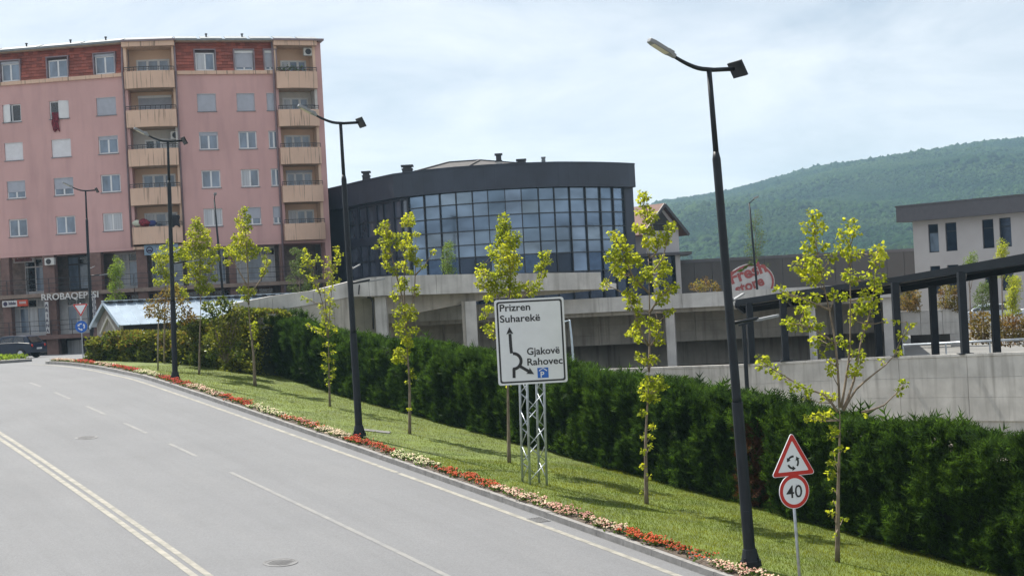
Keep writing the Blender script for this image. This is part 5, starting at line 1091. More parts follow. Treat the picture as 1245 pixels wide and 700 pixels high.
for x0, x1 in wcols:
    for z0, z1 in ((ZL[0], zr[0][0]), (zr[0][1], zr[1][0]), (zr[1][1], zr[2][0]), (zr[2][1], ZL[-1] - .01)): gbox(m, x0, x1, -.4, .018, z0, z1)
m.build('side_wall', M['clad_dark'], gb)
for x0, x1 in wcols:
    for z0, z1 in zr:
        zm = z0 + (z1 - z0) * .48; m = MB(); gbox(m, x0, x1, -.2, -.02, zm - .04, zm + .04); m.build('transom', M['mullion'], gb)
        for q0, q1 in ((z0, zm - .04), (zm + .04, z1)): m = MB(); gbox(m, x0, x1, -.15, -.11, q0, q1); m.build('pane', M['side_glass'], gb)
# roof behind the parapet, chimneys and vents
def rp(px, py, d): return P(px, py, d)
hp = [rp(505, 209, 106), rp(545, 198, 113), rp(583, 195.3, 114), rp(652, 200.5, 112), rp(660, 206, 106), rp(560, 208, 104.5)]
m = MB(); bs = [Vector((p.x, p.y, ZTOP - .3)) for p in (hp[0], hp[4])]
m.add(hp, [(0, 5, 1), (5, 2, 1), (5, 4, 2), (4, 3, 2)]); m.add([hp[1], hp[2], hp[3], rp(640, 204, 124), rp(550, 204, 124)], [(0, 1, 4), (1, 2, 3, 4)])
m.build('roof', M['roof_slate'], gb)
for a, c in ((hp[5], hp[2]), (hp[0], hp[1]), (hp[1], hp[2]), (hp[2], hp[3])):
    m = MB(); m.bar(a + Vector((0, 0, .03)), c + Vector((0, 0, .03)), .16, .12); m.build('ridge_cap', M['roof_slate'], gb)
def stack(px, d, y0, y1, w, mat_, capm, cap=.35, name='chimney'):
    p = P(px, y1, d); q = P(px, y0, d); m = MB(); m.box(q.x - w / 2, q.x + w / 2, d - w / 2, d + w / 2, ZTOP - .3, q.z - cap); o = m.build(name, M[mat_], gb)
    m = MB(); m.box(q.x - w * .62, q.x + w * .62, d - w * .62, d + w * .62, q.z - .12, q.z); m.box(q.x - w * .42, q.x + w * .42, d - w * .42, d + w * .42, q.z - cap, q.z - .12); m.box(q.x - w * .56, q.x + w * .56, d - w * .56, d + w * .56, q.z - cap - .1, q.z - cap); m.build('cap', M[capm], o)
stack(606, 107, 187, 203, .46, 'white_plaster', 'iron', .5); stack(633.5, 107, 193.8, 203, .6, 'iron', 'iron', .2); stack(660.5, 106, 191, 202, .26, 'zinc', 'zinc', .2)
stack(445, 111, 208.5, 220, .55, 'iron', 'iron', .3); stack(495, 106, 201, 212, .7, 'iron', 'iron', .25)

# ------------------------------------------------------------------ house with a gable, between the offices and the hill
hd = 126.0; ap = P(803, 247.5, hd); yw = R(38); gn = Vector((math.sin(yw), -math.cos(yw), 0)); ge = Vector((math.cos(yw), math.sin(yw), 0))
hz = empty('house', (ap.x, hd, -.5), 'small house with a brown tiled gable roof beside the dark glass building', 'house')
HWD, HD = 2.7, 2.62; back = -gn * 8.5; up = Vector((0, 0, 1))
eR, eL = ap + ge * HWD - up * HD, ap - ge * HWD - up * HD
def slab(m, a, b_, c, d, t): m.hexa([a - up * t, b_ - up * t, c - up * t, d - up * t, a, b_, c, d])
for e in (eR, eL):
    m = MB(); slab(m, ap + gn * .5, e + gn * .5, e + back, ap + back, .16); rf = m.build('roof', M['brown_roof'], hz)
    m = MB(); m.bar(ap + gn * .52 - up * .12, e + gn * .52 - up * .12, .08, .26); m.build('barge_board', M['iron'], rf)
wl, wr = ap - ge * (HWD - .75), ap + ge * (HWD - .75); zb_ = -.5
m = MB(); q = lambda p, z: Vector((p.x, p.y, z))
gz = eR.z + .75 * HD / HWD - .18
for a, c in ((wl, wr), (wl + back, wr + back), (wl, wl + back), (wr, wr + back)): m.add([q(a, zb_), q(c, zb_), q(c, gz), q(a, gz)], [(0, 1, 2, 3)])
m.add([q(wl, gz), q(wr, gz), ap - up * .2], [(0, 1, 2)]); m.build('wall', M['grey_render'], hz)
m = MB(); c = ap - up * 1.75; m.prism([(-1.0, -.55), (1.0, -.55), (1.0, .1), (0, 1.15), (-1.0, .1)], c + gn * .01, ge, up, gn, .02); lg = m.build('loggia_shade', M['recess_shade'], hz)  # flat dark panel on the gable wall stands for its shaded recess
m = MB()
for k in range(9): m.bar(c + ge * (-1 + k * .25) - up * .55 + gn * .08, c + ge * (-1 + k * .25) + up * .0 + gn * .08, .03)
m.bar(c - ge * 1.05 + gn * .08 + up * .02, c + ge * 1.05 + gn * .08 + up * .02, .05); m.build('railing', M['iron'], lg)
m = MB(); c = Vector((ap.x, ap.y, 0)); zc_ = P(803, 309, hd).z
cn = P(838, 309, hd - 1.5); sl_ = [Vector((cn.x, hd - 3.2, zc_)), Vector((cn.x + .2, hd + 2, zc_)), Vector((ap.x - 5, hd + 3, zc_)), Vector((ap.x - 5, hd - 3.2, zc_))]
m.hexa([p - up * .22 for p in sl_[::-1]] + [p + up * .02 for p in sl_[::-1]]); m.build('canopy_slab', M['grey_fascia'], hz)
for px in (824, 796):
    p = P(px, 320, hd - 2.6); m = MB(); m.box(p.x - .2, p.x + .2, p.y - .2, p.y + .2, -.5, zc_ - .22); m.build('post', M['grey_render'], hz)
m = MB(); m.box(ap.x - 4.8, cn.x - 1.0, hd - 1.2, hd - 1.0, -.5, zc_ - .23); m.build('shop_glass', M['low_glass'], hz)

# ------------------------------------------------------------------ supermarket box and its oval sign
p0, p1 = P(822, 316.5, 126), P(1120, 312, 128); mk = empty('store_building', ((p0.x + p1.x) / 2, 127, -3.3), 'long low dark clad store wall below the wooded hill', 'building')
fm = Facade((p0.x, p0.y), (p1.x, p1.y)); n = 14
for k in range(n): fm.mb(fm.len * k / n + .015, fm.len * (k + 1) / n - .015, -.3, 0, -3.3, p0.z - .25).build('wall_panel', M['market_clad'], mk)
fm.mb(-.05, fm.len + .05, -.5, .08, p0.z - .25, p0.z).build('parapet_cap', M['grey_fascia'], mk)
fm.mb(0, fm.len, -22, -.31, -3.3, p0.z - .3).build('building_body', M['market_clad'], mk)
D = 104.0; c = P(911, 346, D); k = D / F; sg = empty('store_sign', (c.x, D, -.3), 'oval white shop sign with red lettering in front of the dark store', 'shop sign')
tl = R(17); ex = Vector((math.cos(tl), 0, math.sin(tl))); ez = Vector((-math.sin(tl), 0, math.cos(tl))); n = Vector((0, -1, 0))
el = lambda a, b_: [(a * math.cos(2 * PI * i / 40), b_ * math.sin(2 * PI * i / 40)) for i in range(40)]
m = MB(); m.prism(el(31 * k, 25 * k), c, ex, ez, n, .18); m.build('board', M['dull_white'], sg)
m = MB(); m.ring(el(30 * k, 24 * k), el(27.6 * k, 21.6 * k), c + n * .181, ex, ez, n, .02); m.build('rim', M['hazed_red'], sg)
for t, x0, y0, wd, sz in (('Fresh', 888.5, 345.5, 46, 1.15), ('store', 895.5, 358.0, 36, 1.0)):
    w = text_w(t, sz, .035); o = P(x0, y0, D) + n * .185; text_part(t, sz, o, ex, ez, M['hazed_red'], sg, 'lettering', .04, .035, wd * k / w)
m = MB()
for i, (x, y, a) in enumerate(((906, 325, .5), (913, 322, -.2), (918, 319, .9), (900, 329, .2))):
    o = P(x, y, D) + n * .19; m.prism([(-.28, 0), (0, -.1), (.3, .02), (0, .12)], o, Vector((math.cos(a), 0, math.sin(a))), Vector((-math.sin(a), 0, math.cos(a))), n, .02)
m.build('leaf_emblem', M['green_leaf'], sg)
for px in (902, 922): p = P(px, 350, D + .3); m = MB(); m.box(p.x - .07, p.x + .07, D + .12, D + .26, -3.3, c.z); m.build('post', M['iron'], sg)

# ------------------------------------------------------------------ grey rendered building
q0, q1 = P(1111, 300, 118), P(1245, 300, 111.5); dv = (Vector(q1) - Vector(q0)); q2 = Vector(q0) + dv * 1.8
fg = Facade((q0.x, q0.y), (q2.x, q2.y)); gy = empty('grey_building', (q0.x + 6, q0.y, -3.3), 'pale grey rendered building with a dark flat fascia and narrow windows', 'building')
zt_ = P(1100, 251.5, 118).z; zfb = P(1101, 270, 118).z
wn = [(1127.8, 1141, 272, 306.3), (1148.6, 1163.2, 270.6, 304.6), (1193.4, 1208.2, 266.8, 301.3), (1214.2, 1229.4, 264.8, 299.6), (1258, 1273, 261, 296)]
hol = []
for x0, x1, y0, y1 in wn: a0, z1 = fg.az(x0, y0); a1, z0 = fg.az(x1 + 1, y1); hol.append((a0, a1, z0, z0 + 2.22))
low = [(h[0], h[1], h[2] - 3.3, h[3] - 3.3) for h in hol]
m = MB(); holed_wall(fg, m, 0, fg.len, -3.3, zfb + .3, hol + low, .22); m.build('wall', M['grey_render'], gy)
for h in hol + low:
    m = MB(); w = .07; a0, a1, z0, z1 = h; zm = z0 + (z1 - z0) * .7; b = -.12
    fg.box(m, a0, a1, b - .08, b, z0, z0 + w); fg.box(m, a0, a1, b - .08, b, z1 - w, z1); fg.box(m, a0, a0 + w, b - .08, b, z0 + w, z1 - w); fg.box(m, a1 - w, a1, b - .08, b, z0 + w, z1 - w); fg.box(m, a0 + w, a1 - w, b - .08, b, zm - .04, zm + .04)
    fr2 = m.build('window', M['mullion'], gy)
    for y0, y1 in ((z0 + w, zm - .04), (zm + .04, z1 - w)): fg.mb(a0 + w, a1 - w, b - .06, b - .03, y0, y1).build('pane', M['window_glass' if h is hol[0] and y0 < zm - .5 else 'low_glass'], fr2)
m = MB(); fg.box(m, -.9, fg.len, -.6, .9, zfb, zt_); m.build('fascia', M['grey_fascia'], gy); m = MB(); fg.box(m, -.95, fg.len, -.6, .96, zt_, zt_ + .1); m.build('coping', M['grey_fascia'], gy)
fg.mb(0, fg.len, -14, -.24, -3.3, zt_ - .2).build('building_body', M['grey_render'], gy)
a0, z0 = fg.az(1220, 366); fg.mb(a0, a0 + .95, -.1, .02, -3.3, z0).build('door', M['mullion'], gy)

# ------------------------------------------------------------------ parking garage: upper ramp, plaza edge, gallery wall, columns
gar = empty('parking_garage', (6, 70, -3.3), 'two level raw concrete parking structure behind the conifer hedge', 'building')
UT = [(285, 368.5, 63), (331, 359.7, 64), (381, 353, 65), (427, 341.6, 66), (448, 337.2, 66), (476, 335.2, 66.2), (530, 334, 66.5), (580, 333, 67), (655, 332, 67.5), (730.5, 330.8, 68)]
UB = [382.7, 377.7, 369.5, 360.5, 360, 359, 357.5, 355.8, 353.6, 351.3]
pts = []
for (x, y, d), yb in zip(UT, UB): t = P(x, y, d); pts.append((t, P(x, yb, d).z))
for i in range(len(pts) - 1):
    (a, za), (c, zb) = pts[i], pts[i + 1]; t = (Vector((c.x - a.x, c.y - a.y, 0))).normalized(); nrm = Vector((t.y, -t.x, 0)); g = t * .006
    q = [q_ for q_ in (a + g, c - g, c - g - nrm * .28, a + g - nrm * .28)]
    m = MB(); m.hexa([Vector((q[0].x, q[0].y, za)), Vector((q[1].x, q[1].y, zb)), Vector((q[2].x, q[2].y, zb)), Vector((q[3].x, q[3].y, za))] + q); m.build('parapet_panel', M['concrete'], gar)
    if i < 3: f1, f2 = a - nrm * .05, c - nrm * .05; m = MB(); q = [f1, f2, f2 - nrm * .2, f1 - nrm * .2]; m.hexa([Vector((p.x, p.y, -4.5)) for p in q] + [Vector((p.x, p.y, z - .006)) for p, z in zip(q, (za, zb, zb, za))]); m.build('ramp_wall', M['old_concrete'], gar)
    if i >= 1:
        m = MB(); f1, f2 = a - nrm * .285, c - nrm * .285; b1, b2 = f1 + Vector((1.5, 7, 0)), f2 + Vector((1.5 - .12 * max(0, i - 5), 7 - .5 * max(0, i - 5), 0))
        V = [Vector((f1.x, f1.y, za - .0)), Vector((f2.x, f2.y, zb)), Vector((b2.x, b2.y, zb)), Vector((b1.x, b1.y, za))]; m.hexa(V + [v + Vector((0, 0, .3)) for v in V]); m.build('ramp_slab', M['concrete'], gar)
# tapering girder under the ramp edge
GB = [(455, 382), (509, 380), (587, 364.5), (680, 357.2), (729, 352)]
for i in range(4):
    (x0, y0), (x1, y1) = GB[i], GB[i + 1]; d0, d1 = np.interp([x0, x1], [448, 730], [66.9, 68.7]); t0 = np.interp([x0, x1], [448, 580, 730], [360.4, 356.2, 351.6])
    m = MB(); a0, a1, c0, c1 = P(x0, y0, d0), P(x1, y1, d1), P(x0, t0[0], d0), P(x1, t0[1], d1); o = Vector((.1, .55, 0)); m.hexa([a0, a1, a1 + o, a0 + o, c0, c1, c1 + o, c0 + o]); m.build('girder', M['old_concrete'], gar)
def pillar(x0, x1, yt, d, depth=.5, mat_='concrete', zb=-4.6):
    a, c = P(x0, yt, d), P(x1, yt, d); m = MB(); m.box(a.x, c.x, d, d + depth, zb, (a.z + c.z) / 2); return m.build('column', M[mat_], gar)
pillar(455, 469, 360.3, 66.4, .8); pillar(565, 578.5, 366, 67.2, .5, 'concrete'); pillar(560.8, 564.9, 366, 67.25, .6, 'old_concrete')  # last narrow box puts the column's shaded side into darker concrete
a, c = P(385, 369.5, 67.2), P(454.8, 361.5, 67.2); m = MB(); m.hexa([Vector((a.x, 67.2, -4.5)), Vector((c.x, 67.2, -4.5)), Vector((c.x, 67.5, -4.5)), Vector((a.x, 67.5, -4.5)), Vector((a.x, 67.2, P(385, 371, 67.2).z)), Vector((c.x, 67.2, P(454, 361, 67.2).z)), Vector((c.x, 67.5, P(454, 361, 67.5).z)), Vector((a.x, 67.5, P(385, 371, 67.5).z))]); m.build('ramp_wall', M['old_concrete'], gar)
m = MB(); m.tube([P(447, 361.5, 66.35), P(450.5, 362, 66.3), P(453.3, 367, 66.3), P(454, 400, 66.3)], .045, 8); m.build('drain_pipe', M['iron'], gar, smooth=True)
m = MB(); m.tube([P(437, 346, 65.9), P(436, 358, 65.9)], .03, 6); m.build('conduit', M['iron'], gar)
# plaza edge
e0, e1 = P(440, 381.4, 71), P(1092, 340.2, 65.5); fe = Facade((e0.x, e0.y), (e1.x, e1.y)); zE = .16
n = 13; L = fe.len
for k in range(n): fe.mb(L * k / n + .006, L * (k + 1) / n - .006, -.3, 0, zE - .66, zE).build('edge_panel', M['concrete'], gar)
fe.mb(0, L, -4.2, -.31, zE - .85, zE - .45).build('plaza_slab', M['old_concrete'], gar)
for k in range(16):
    for j in range(3): fe.mb(L * .0 + L * k / 16 + .008, L * (k + 1) / 16 - .008, -3.5, -3.1, -2.12 + .48 * j + .006, -2.12 + .48 * (j + 1)).build('wall_panel', M['old_concrete'], gar)
fe.mb(.2, L - .1, -5.6, -5.4, -4.4, -.4).build('inner_wall', M['old_concrete'], gar)
for x0, x1, yt, dd in ((809, 820, 376, .2), (983, 992, 364, .4), (1075, 1089, 360, .3)):
    a0, a1 = fe.a(x0, 400), fe.a(x1, 400); fe.mb(a0, a1, -dd - .35, -dd, -3.4, zE - .86 if dd == .2 else zE - .67).build('column', M['concrete'], gar)
m = MB(); m.add([fe.pt(-3, -.3, -3.35), fe.pt(L + 40, -.3, -3.35), fe.pt(L + 40, -60, -3.35), fe.pt(-3, -40, -3.35)], [(0, 1, 2, 3)])
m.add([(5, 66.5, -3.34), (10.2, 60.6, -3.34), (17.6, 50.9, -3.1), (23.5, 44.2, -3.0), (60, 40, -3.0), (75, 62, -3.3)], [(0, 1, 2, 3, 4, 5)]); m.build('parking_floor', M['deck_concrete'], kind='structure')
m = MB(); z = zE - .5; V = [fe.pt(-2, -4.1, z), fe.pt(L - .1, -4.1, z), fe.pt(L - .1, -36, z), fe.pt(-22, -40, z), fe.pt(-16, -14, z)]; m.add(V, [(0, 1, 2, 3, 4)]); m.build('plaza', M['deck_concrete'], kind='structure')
m = MB(); m.add([fe.pt(L - .1, -.3, -3.4), fe.pt(L - .1, -36, -3.4), fe.pt(L - .1, -36, z), fe.pt(L - .1, -.3, z)], [(0, 1, 2, 3)]); m.build('plaza_side', M['old_concrete'], gar)

# ------------------------------------------------------------------ retaining wall, canopy on it
dw = lambda px: 1 / float(np.interp(px, [690, 905, 1250, 1400], [1 / 66, 1 / 60, 1 / 50, 1 / 46.5]))
yw_ = lambda px: float(np.interp(px, [690, 905, 930, 1100, 1245, 1400], [450, 442.6, 439.5, 432.6, 427.5, 421.5]))
rw = empty('retaining_wall', (P(1000, 440, dw(1000)).x, dw(1000), -6.3), 'long board marked concrete retaining wall carrying the dark canopy', 'wall')
jx = [690, 760, 832, 905, 1010, 1092, 1175, 1262, 1350]
for x0, x1 in zip(jx[:-1], jx[1:]):
    a, c = P(x0, yw_(x0), dw(x0)), P(x1, yw_(x1), dw(x1)); t = Vector((c.x - a.x, c.y - a.y, 0)).normalized(); nr = Vector((t.y, -t.x, 0)); a = a + t * .008; c = c - t * .008
    H = [0, .09, .82, 1.52, 2.35, 3.9]
    for j in range(5):
        pr = (.03, 0, 0, 0, -.07)[j]; g = .006 if j else 0
        q = [a + nr * pr, c + nr * pr, c - nr * .14, a - nr * .14]; m = MB(); m.hexa([p - up * H[j + 1] for p in q] + [p - up * (H[j] + g) for p in q]); m.build(('coping', 'panel', 'panel', 'panel', 'footing')[j], M['concrete'], rw)
    t2 = t * .008; q = [a - nr * .141 - t2, c - nr * .141 + t2, c - nr * .32 + t2, a - nr * .32 - t2]; m = MB(); m.hexa([p - up * 3.9 for p in q] + [p - up * .004 for p in q]); m.build('core', M['old_concrete'], rw)
cano = empty('canopy', (P(1070, 430, dw(1070)).x, dw(1070) + 1, -2.8), 'dark steel walkway canopy on posts along the retaining wall', 'canopy')
yt_ = lambda px: float(np.interp(px, [880, 893.6, 979, 1100, 1245, 1400], [366.5, 364.4, 351.5, 335, 308.2, 279])); yb_ = lambda px: float(np.interp(px, [880, 898, 979, 1100, 1245, 1400], [374, 372, 358.2, 342.6, 321, 298]))
RX = [894, 955, 1022, 1092, 1174, 1262, 1350]
for x0, x1 in zip(RX[:-1], RX[1:]):
    d0, d1 = dw(x0) + .05, dw(x1) + .05; F0, F1 = P(x0, yt_(x0), d0), P(x1, yt_(x1), d1); B0, B1 = P(x0, yb_(x0), d0), P(x1, yb_(x1), d1); o = Vector((.7, 2.5, -.30)); f_ = Vector((.03, .12, 0))
    m = MB(); m.hexa([B0, B1, B1 + f_, B0 + f_, F0, F1, F1 + f_, F0 + f_]); m.build('fascia', M['canopy'], cano)
    m = MB(); s0, s1 = F0 + f_ * 1.05 - up * .06, F1 + f_ * 1.05 - up * .06; m.hexa([p - up * .05 for p in (s0, s1, s1 + o, s0 + o)] + [s0, s1, s1 + o, s0 + o]); m.build('roof_sheet', M['canopy'], cano)
    for t in (.30, .55): m = MB(); m.bar(s0 + o * t - up * .09, s1 + o * t - up * .09, .05, .07); m.build('purlin', M['canopy_light_strip' if t < .4 else 'canopy'], cano)  # front purlin made pale to imitate the strip of light under the roof
    m = MB(); m.bar(s0 + o * .97 - up * .14, s1 + o * .97 - up * .14, .1, .22); m.build('rear_beam', M['canopy'], cano)
    m = MB(); m.bar(s0 - up * .16, s0 + o - up * .16, .09, .2); m.build('rafter', M['canopy'], cano)
def post(px, dpx, w, rear=False, lean=0):
    d = dw(px) + .2 + (2.1 if rear else 0); a = P(px, yw_(px) - (3.5 if rear else 1), d); zt = P(px, (yt_(px) + yb_(px)) / 2, dw(px) + .05).z - (.42 if rear else .1)
    zb = P(px, yw_(px), dw(px)).z - .02 if not rear else P(px, yw_(px) - 2, d).z - .25
    m = MB(); m.box(a.x - w / 2, a.x + w / 2, d - w / 2, d + w / 2, zb, zt); o = m.build('post', M['canopy'], cano)
    m = MB(); m.box(a.x - w * .95, a.x + w * .95, d - w * .95, d + w * .95, zb, zb + .04); m.build('base_plate', M['canopy'], o)
for px in (914.5, 955.5, 1022, 1092.5, 1173.5, 1258): post(px, 0, .25)
for px in (1069, 1137.5, 1212, 1290): post(px, 0, .24, True)
p = P(907, 446, 56); m = MB(); m.box(p.x - .07, p.x + .07, 55.95, 56.09, -6, P(905, 394, 56).z); q = P(905, 395, 56); m.bar(Vector((p.x - .2, 56.02, q.z)), Vector((p.x + .35, 56.02, q.z + .12)), .08); tag(m.build('steel_post', M['canopy'], origin=(p.x, 56, -6)), 'thin dark steel post rising from the hedge beside the near lamp post', 'post')
# pipe rail, low wall with a dark opening, cars, small goal-like pipe frame
a, c = P(1098, 419.5, 63), P(1260, 411.5, 60); rl = empty('pipe_rail', (a.x, a.y, -3.2), 'single grey pipe rail crossing behind the canopy posts', 'railing'); m = MB(); m.tube([a, c], .05, 8); m.build('rail', M['galvanised'], rl, smooth=True)
for t in (.0, .33, .66, 1): p = a + (c - a) * t; m = MB(); m.tube([p - up * .75, p], .035, 6); m.build('upright', M['galvanised'], rl)
a, c = P(1092, 378.6, 79), P(1172.5, 376.5, 77.5); fw = Facade((a.x, a.y), (c.x, c.y)); lw = empty('low_wall', (a.x, a.y, -3.35), 'low concrete block wall with a dark slot opening behind the canopy', 'wall'); zT = a.z
oa, oz1 = fw.az(1095, 409.5); ob, oz0 = fw.az(1156, 425)
for k in range(3):
    for j in range(2): fw.mb(fw.len * k / 3 + .01, fw.len * (k + 1) / 3 - .01, -.4, 0, zT - .06 - (j + 1) * .62 + .012, zT - .06 - j * .62).build('block', M['concrete'], lw)
fw.mb(-.02, fw.len + .02, -.45, .03, zT - .06, zT).build('coping', M['concrete'], lw)
zt2 = zT - 1.3 + .0
fw.mb(0, max(oa, .05), -.4, -.02, -3.35, zt2 - .005).build('pier', M['concrete'], lw); fw.mb(ob, fw.len, -.4, -.02, -3.35, zt2 - .005).build('pier', M['concrete'], lw); fw.mb(max(oa, .05) + .01, ob - .01, -3, -2.6, -3.35, zt2).build('slot_back', M['recess_shade'], lw)  # slot back coloured near black for the shade inside
m = MB(); d = 61; q0, q1, q2, q3 = P(684, 391.5, d), P(692.5, 389.5, d), P(695, 412, d), P(697.5, 446, d); m.tube([q0 + Vector((-1.2, .8, .0)), q0, q1, q2, q3, q3 - up * 2.6], .045, 8); m.tube([q1, Vector((q1.x + .1, d + 1.4, q1.z - .6)), Vector((q1.x + .25, d + 1.8, q3.z - 2.6))], .035, 6)
tag(m.build('pipe_arch', M['blue_pipe'], smooth=True, origin=(q3.x, d, q3.z - 2.6)), 'pale blue bent pipe frame half hidden behind the direction sign', 'pipe frame')

# ------------------------------------------------------------------ cars
def car(loc, rz, label, paint, L=4.3, Wd=1.75, hatch=True, group=None):
    root = empty('parked_car', loc, label, 'car', group); c, s = math.cos(rz), math.sin(rz); w = Wd / 2
    T = lambda x, y, z: Vector((loc[0] + c * x - s * y, loc[1] + s * x + c * y, loc[2] + z))
    body = [(-2.1, .32), (-2.13, .62), (-2.05, .92), (-1.2, 1.0), (1.0, .98), (1.75, .86), (2.1, .68), (2.14, .34)]; body = [(x * L / 4.3, z) for x, z in body]
    m = MB(); n = len(body); rows = [(-w, 0.0), (-w * .97, 0.0), (w * .97, 0.0), (w, 0.0)]
    V = []
    for sy, ins in ((-1, .06), (-1, 0), (1, 0), (1, .06)):
        pass
    for y, k in ((-w + .07, .0), (-w, .05), (w, .05), (w - .07, .0)):
        for x, z in body: V.append(T(x, y, z if k else z + (.03 if z > .8 else -.0)))
    m = MB(); Fc = []
    for r_ in range(3):
        for i in range(n - 1): Fc.append((r_ * n + i, r_ * n + i + 1, r_ * n + n + i + 1, r_ * n + n + i))
        Fc.append((r_ * n + n - 1, r_ * n, r_ * n + n, r_ * n + 2 * n - 1))
    Fc += [tuple(range(n))[::-1], tuple(range(3 * n, 4 * n))]; m.add(V, Fc); m.build('body', M[paint], root, smooth=False, bevel=.04)
    cab = [(-1.95, .93), (-1.62, 1.38), (-.9, 1.46), (.15, 1.44), (1.0, .97)]; cab = [(x * L / 4.3, z) for x, z in cab]
    V = [T(x, -(w - .06 - (.2 if z > 1.2 else 0)), z) for x, z in cab] + [T(x, (w - .06 - (.2 if z > 1.2 else 0)), z) for x, z in cab]; k = len(cab)
    m = MB(); m.add(V, [(i, i + 1, k + i + 1, k + i) for i in range(k - 1)] + [tuple(range(k))[::-1], tuple(range(k, 2 * k))]); m.build('cabin', M[paint], root, bevel=.03)
    def win(q): m = MB(); nrm = (q[1] - q[0]).cross(q[2] - q[0]).normalized() * .012; m.hexa([p - nrm for p in q] + [p + nrm for p in q]); m.build('window', M['dark_glass'], root)
    for sy in (-1, 1):
        yy = lambda z: sy * (w - .055 - .2 * min(1, max(0, (z - .95) / .42)))
        for x0, x1, t0, t1 in ((-1.6, -.75, -1.42, -.78), (-.68, .15, -.7, .1), (.2, .78, .16, .3)): win([T(x0 * L / 4.3, yy(1.0), 1.0), T(x1 * L / 4.3, yy(1.0), 1.0), T(t1 * L / 4.3, yy(1.36), 1.36), T(t0 * L / 4.3, yy(1.36), 1.36)])
        for x in (-1.32, 1.34):
            m = MB(); o = T(x * L / 4.3, sy * (w - .1), .31); ax = T(0, sy, 0) - T(0, 0, 0); m.tube([o - ax * .09, o + ax * .1], .31, 20); wh = m.build('wheel', M['tyre'], root)
            m = MB(); m.tube([o + ax * .09, o + ax * .108], .19, 16); m.build('rim', M['car_silver'], wh)
        m = MB(); o = T(.72 * L / 4.3, sy * (w + .08), 1.02); m.ico(o, .11, 1, (1, 1, .7)); m.build('mirror', M[paint], root)
        m = MB(); a = T(-2.1 * L / 4.3, sy * (w - .2), .78); m.ico(a, .12, 1, (.5, 1, .9)); m.build('tail_light', M['car_light'], root)
        m = MB(); a = T(2.08 * L / 4.3, sy * (w - .22), .68); m.ico(a, .13, 1, (.6, 1.1, .7)); m.build('headlight', M['lens'], root)
    win([T(-1.98 * L / 4.3, -w + .28, .98), T(-1.98 * L / 4.3, w - .28, .98), T(-1.67 * L / 4.3, w - .36, 1.34), T(-1.67 * L / 4.3, -w + .36, 1.34)]); win([T(.98 * L / 4.3, w - .2, 1.0), T(.98 * L / 4.3, -w + .2, 1.0), T(.24 * L / 4.3, -w + .36, 1.41), T(.24 * L / 4.3, w - .36, 1.41)])
    o = T(-2.14 * L / 4.3, 0, .6); m = MB(); e = T(0, 1, 0) - T(0, 0, 0); m.bar(o - e * .26, o + e * .26, .03, .11); m.build('number_plate', M['plate'], root)
    return root
p = P(14, 437, 94); car((p.x, 94, -1.655), R(163), 'dark blue hatchback parked in front of the phone shop', 'car_dark', 4.2)
p = P(1193, 385, 96); car((p.x, 96, P(1193, 397, 96).z), R(172), 'pale blue car roof behind the canopy and the small green tree', 'car_pale')
p = P(1246, 392, 90); car((p.x, 90, P(1246, 404, 90).z), R(168), 'silver car behind the hedge at the last canopy posts', 'car_silver')

# ------------------------------------------------------------------ metal roofed shed
d = 73.0; ap = P(131.6, 366.8, d); a = R(36); rd = Vector((math.cos(a), math.sin(a), 0)); sd = Vector((math.sin(a), -math.cos(a), 0)); Lr = 11.5; hw = 2.0; hh = 1.18
sh = empty('shed', (ap.x, ap.y, -1.65), 'wooden shed with a pale blue metal gable roof behind the leafy hedge', 'shed')
for s_ in (1, -1):
    n = 22
    e0 = ap + sd * hw * s_ - up * hh
    for k in range(n):
        t0, t1 = Lr * k / n - .25, Lr * (k + 1) / n - .25; m = MB(); q = [ap + rd * t0, ap + rd * (t1 - .012), e0 + rd * (t1 - .012), e0 + rd * t0]
        m.hexa([p - up * .03 for p in q] + q); m.bar(ap + rd * t1 + up * .012, e0 + rd * t1 + up * .012, .035, .04); m.build('roof_sheet', M['hut_metal'], sh)
    m = MB(); m.bar(ap - rd * .27 - up * .05, e0 - rd * .27 - up * .05, .06, .16); m.build('verge_trim', M['hut_metal'], sh)
m = MB(); m.bar(ap - rd * .3 + up * .04, ap + rd * (Lr - .25) + up * .04, .34, .05)
m.build('ridge_cap', M['hut_metal'], sh)
for k in range(22): m = MB(); m.bar(ap + rd * (Lr * k / 22 - .1) + sd * .19 - up * .02, ap + rd * (Lr * k / 22 + .15) + sd * .19 - up * .02, .05, .1); m.build('ridge_vent', M['hut_dark'], sh)
zg = ap.z - hh * (hw - .25) / hw - .04; zf = -1.9; gL, gR = ap - sd * (hw - .25), ap + sd * (hw - .25)
nb = 14
for k in range(nb):
    t0, t1 = -1 + 2 * k / nb, -1 + 2 * (k + 1) / nb; b0, b1 = ap + sd * (hw - .25) * (t0 + .008), ap + sd * (hw - .25) * (t1 - .008); h0, h1 = ap.z - .05 - (ap.z - zg) * abs(t0), ap.z - .05 - (ap.z - zg) * abs(t1)
    m = MB(); q = [b0, b1, b1 + rd * .03, b0 + rd * .03]; m.hexa([Vector((p.x, p.y, zf)) for p in q] + [Vector((q[0].x, q[0].y, h0)), Vector((q[1].x, q[1].y, h1)), Vector((q[2].x, q[2].y, h1)), Vector((q[3].x, q[3].y, h0))]); m.build('board', M['hut_wood'], sh)
m = MB()
for s_ in (-1, 1): m.bar(ap - rd * .04 - up * .72, ap - rd * .04 + sd * s_ * 1.15 - up * 1.55, .1, .14)
m.build('gable_trim', M['hut_trim'], sh)
m = MB()
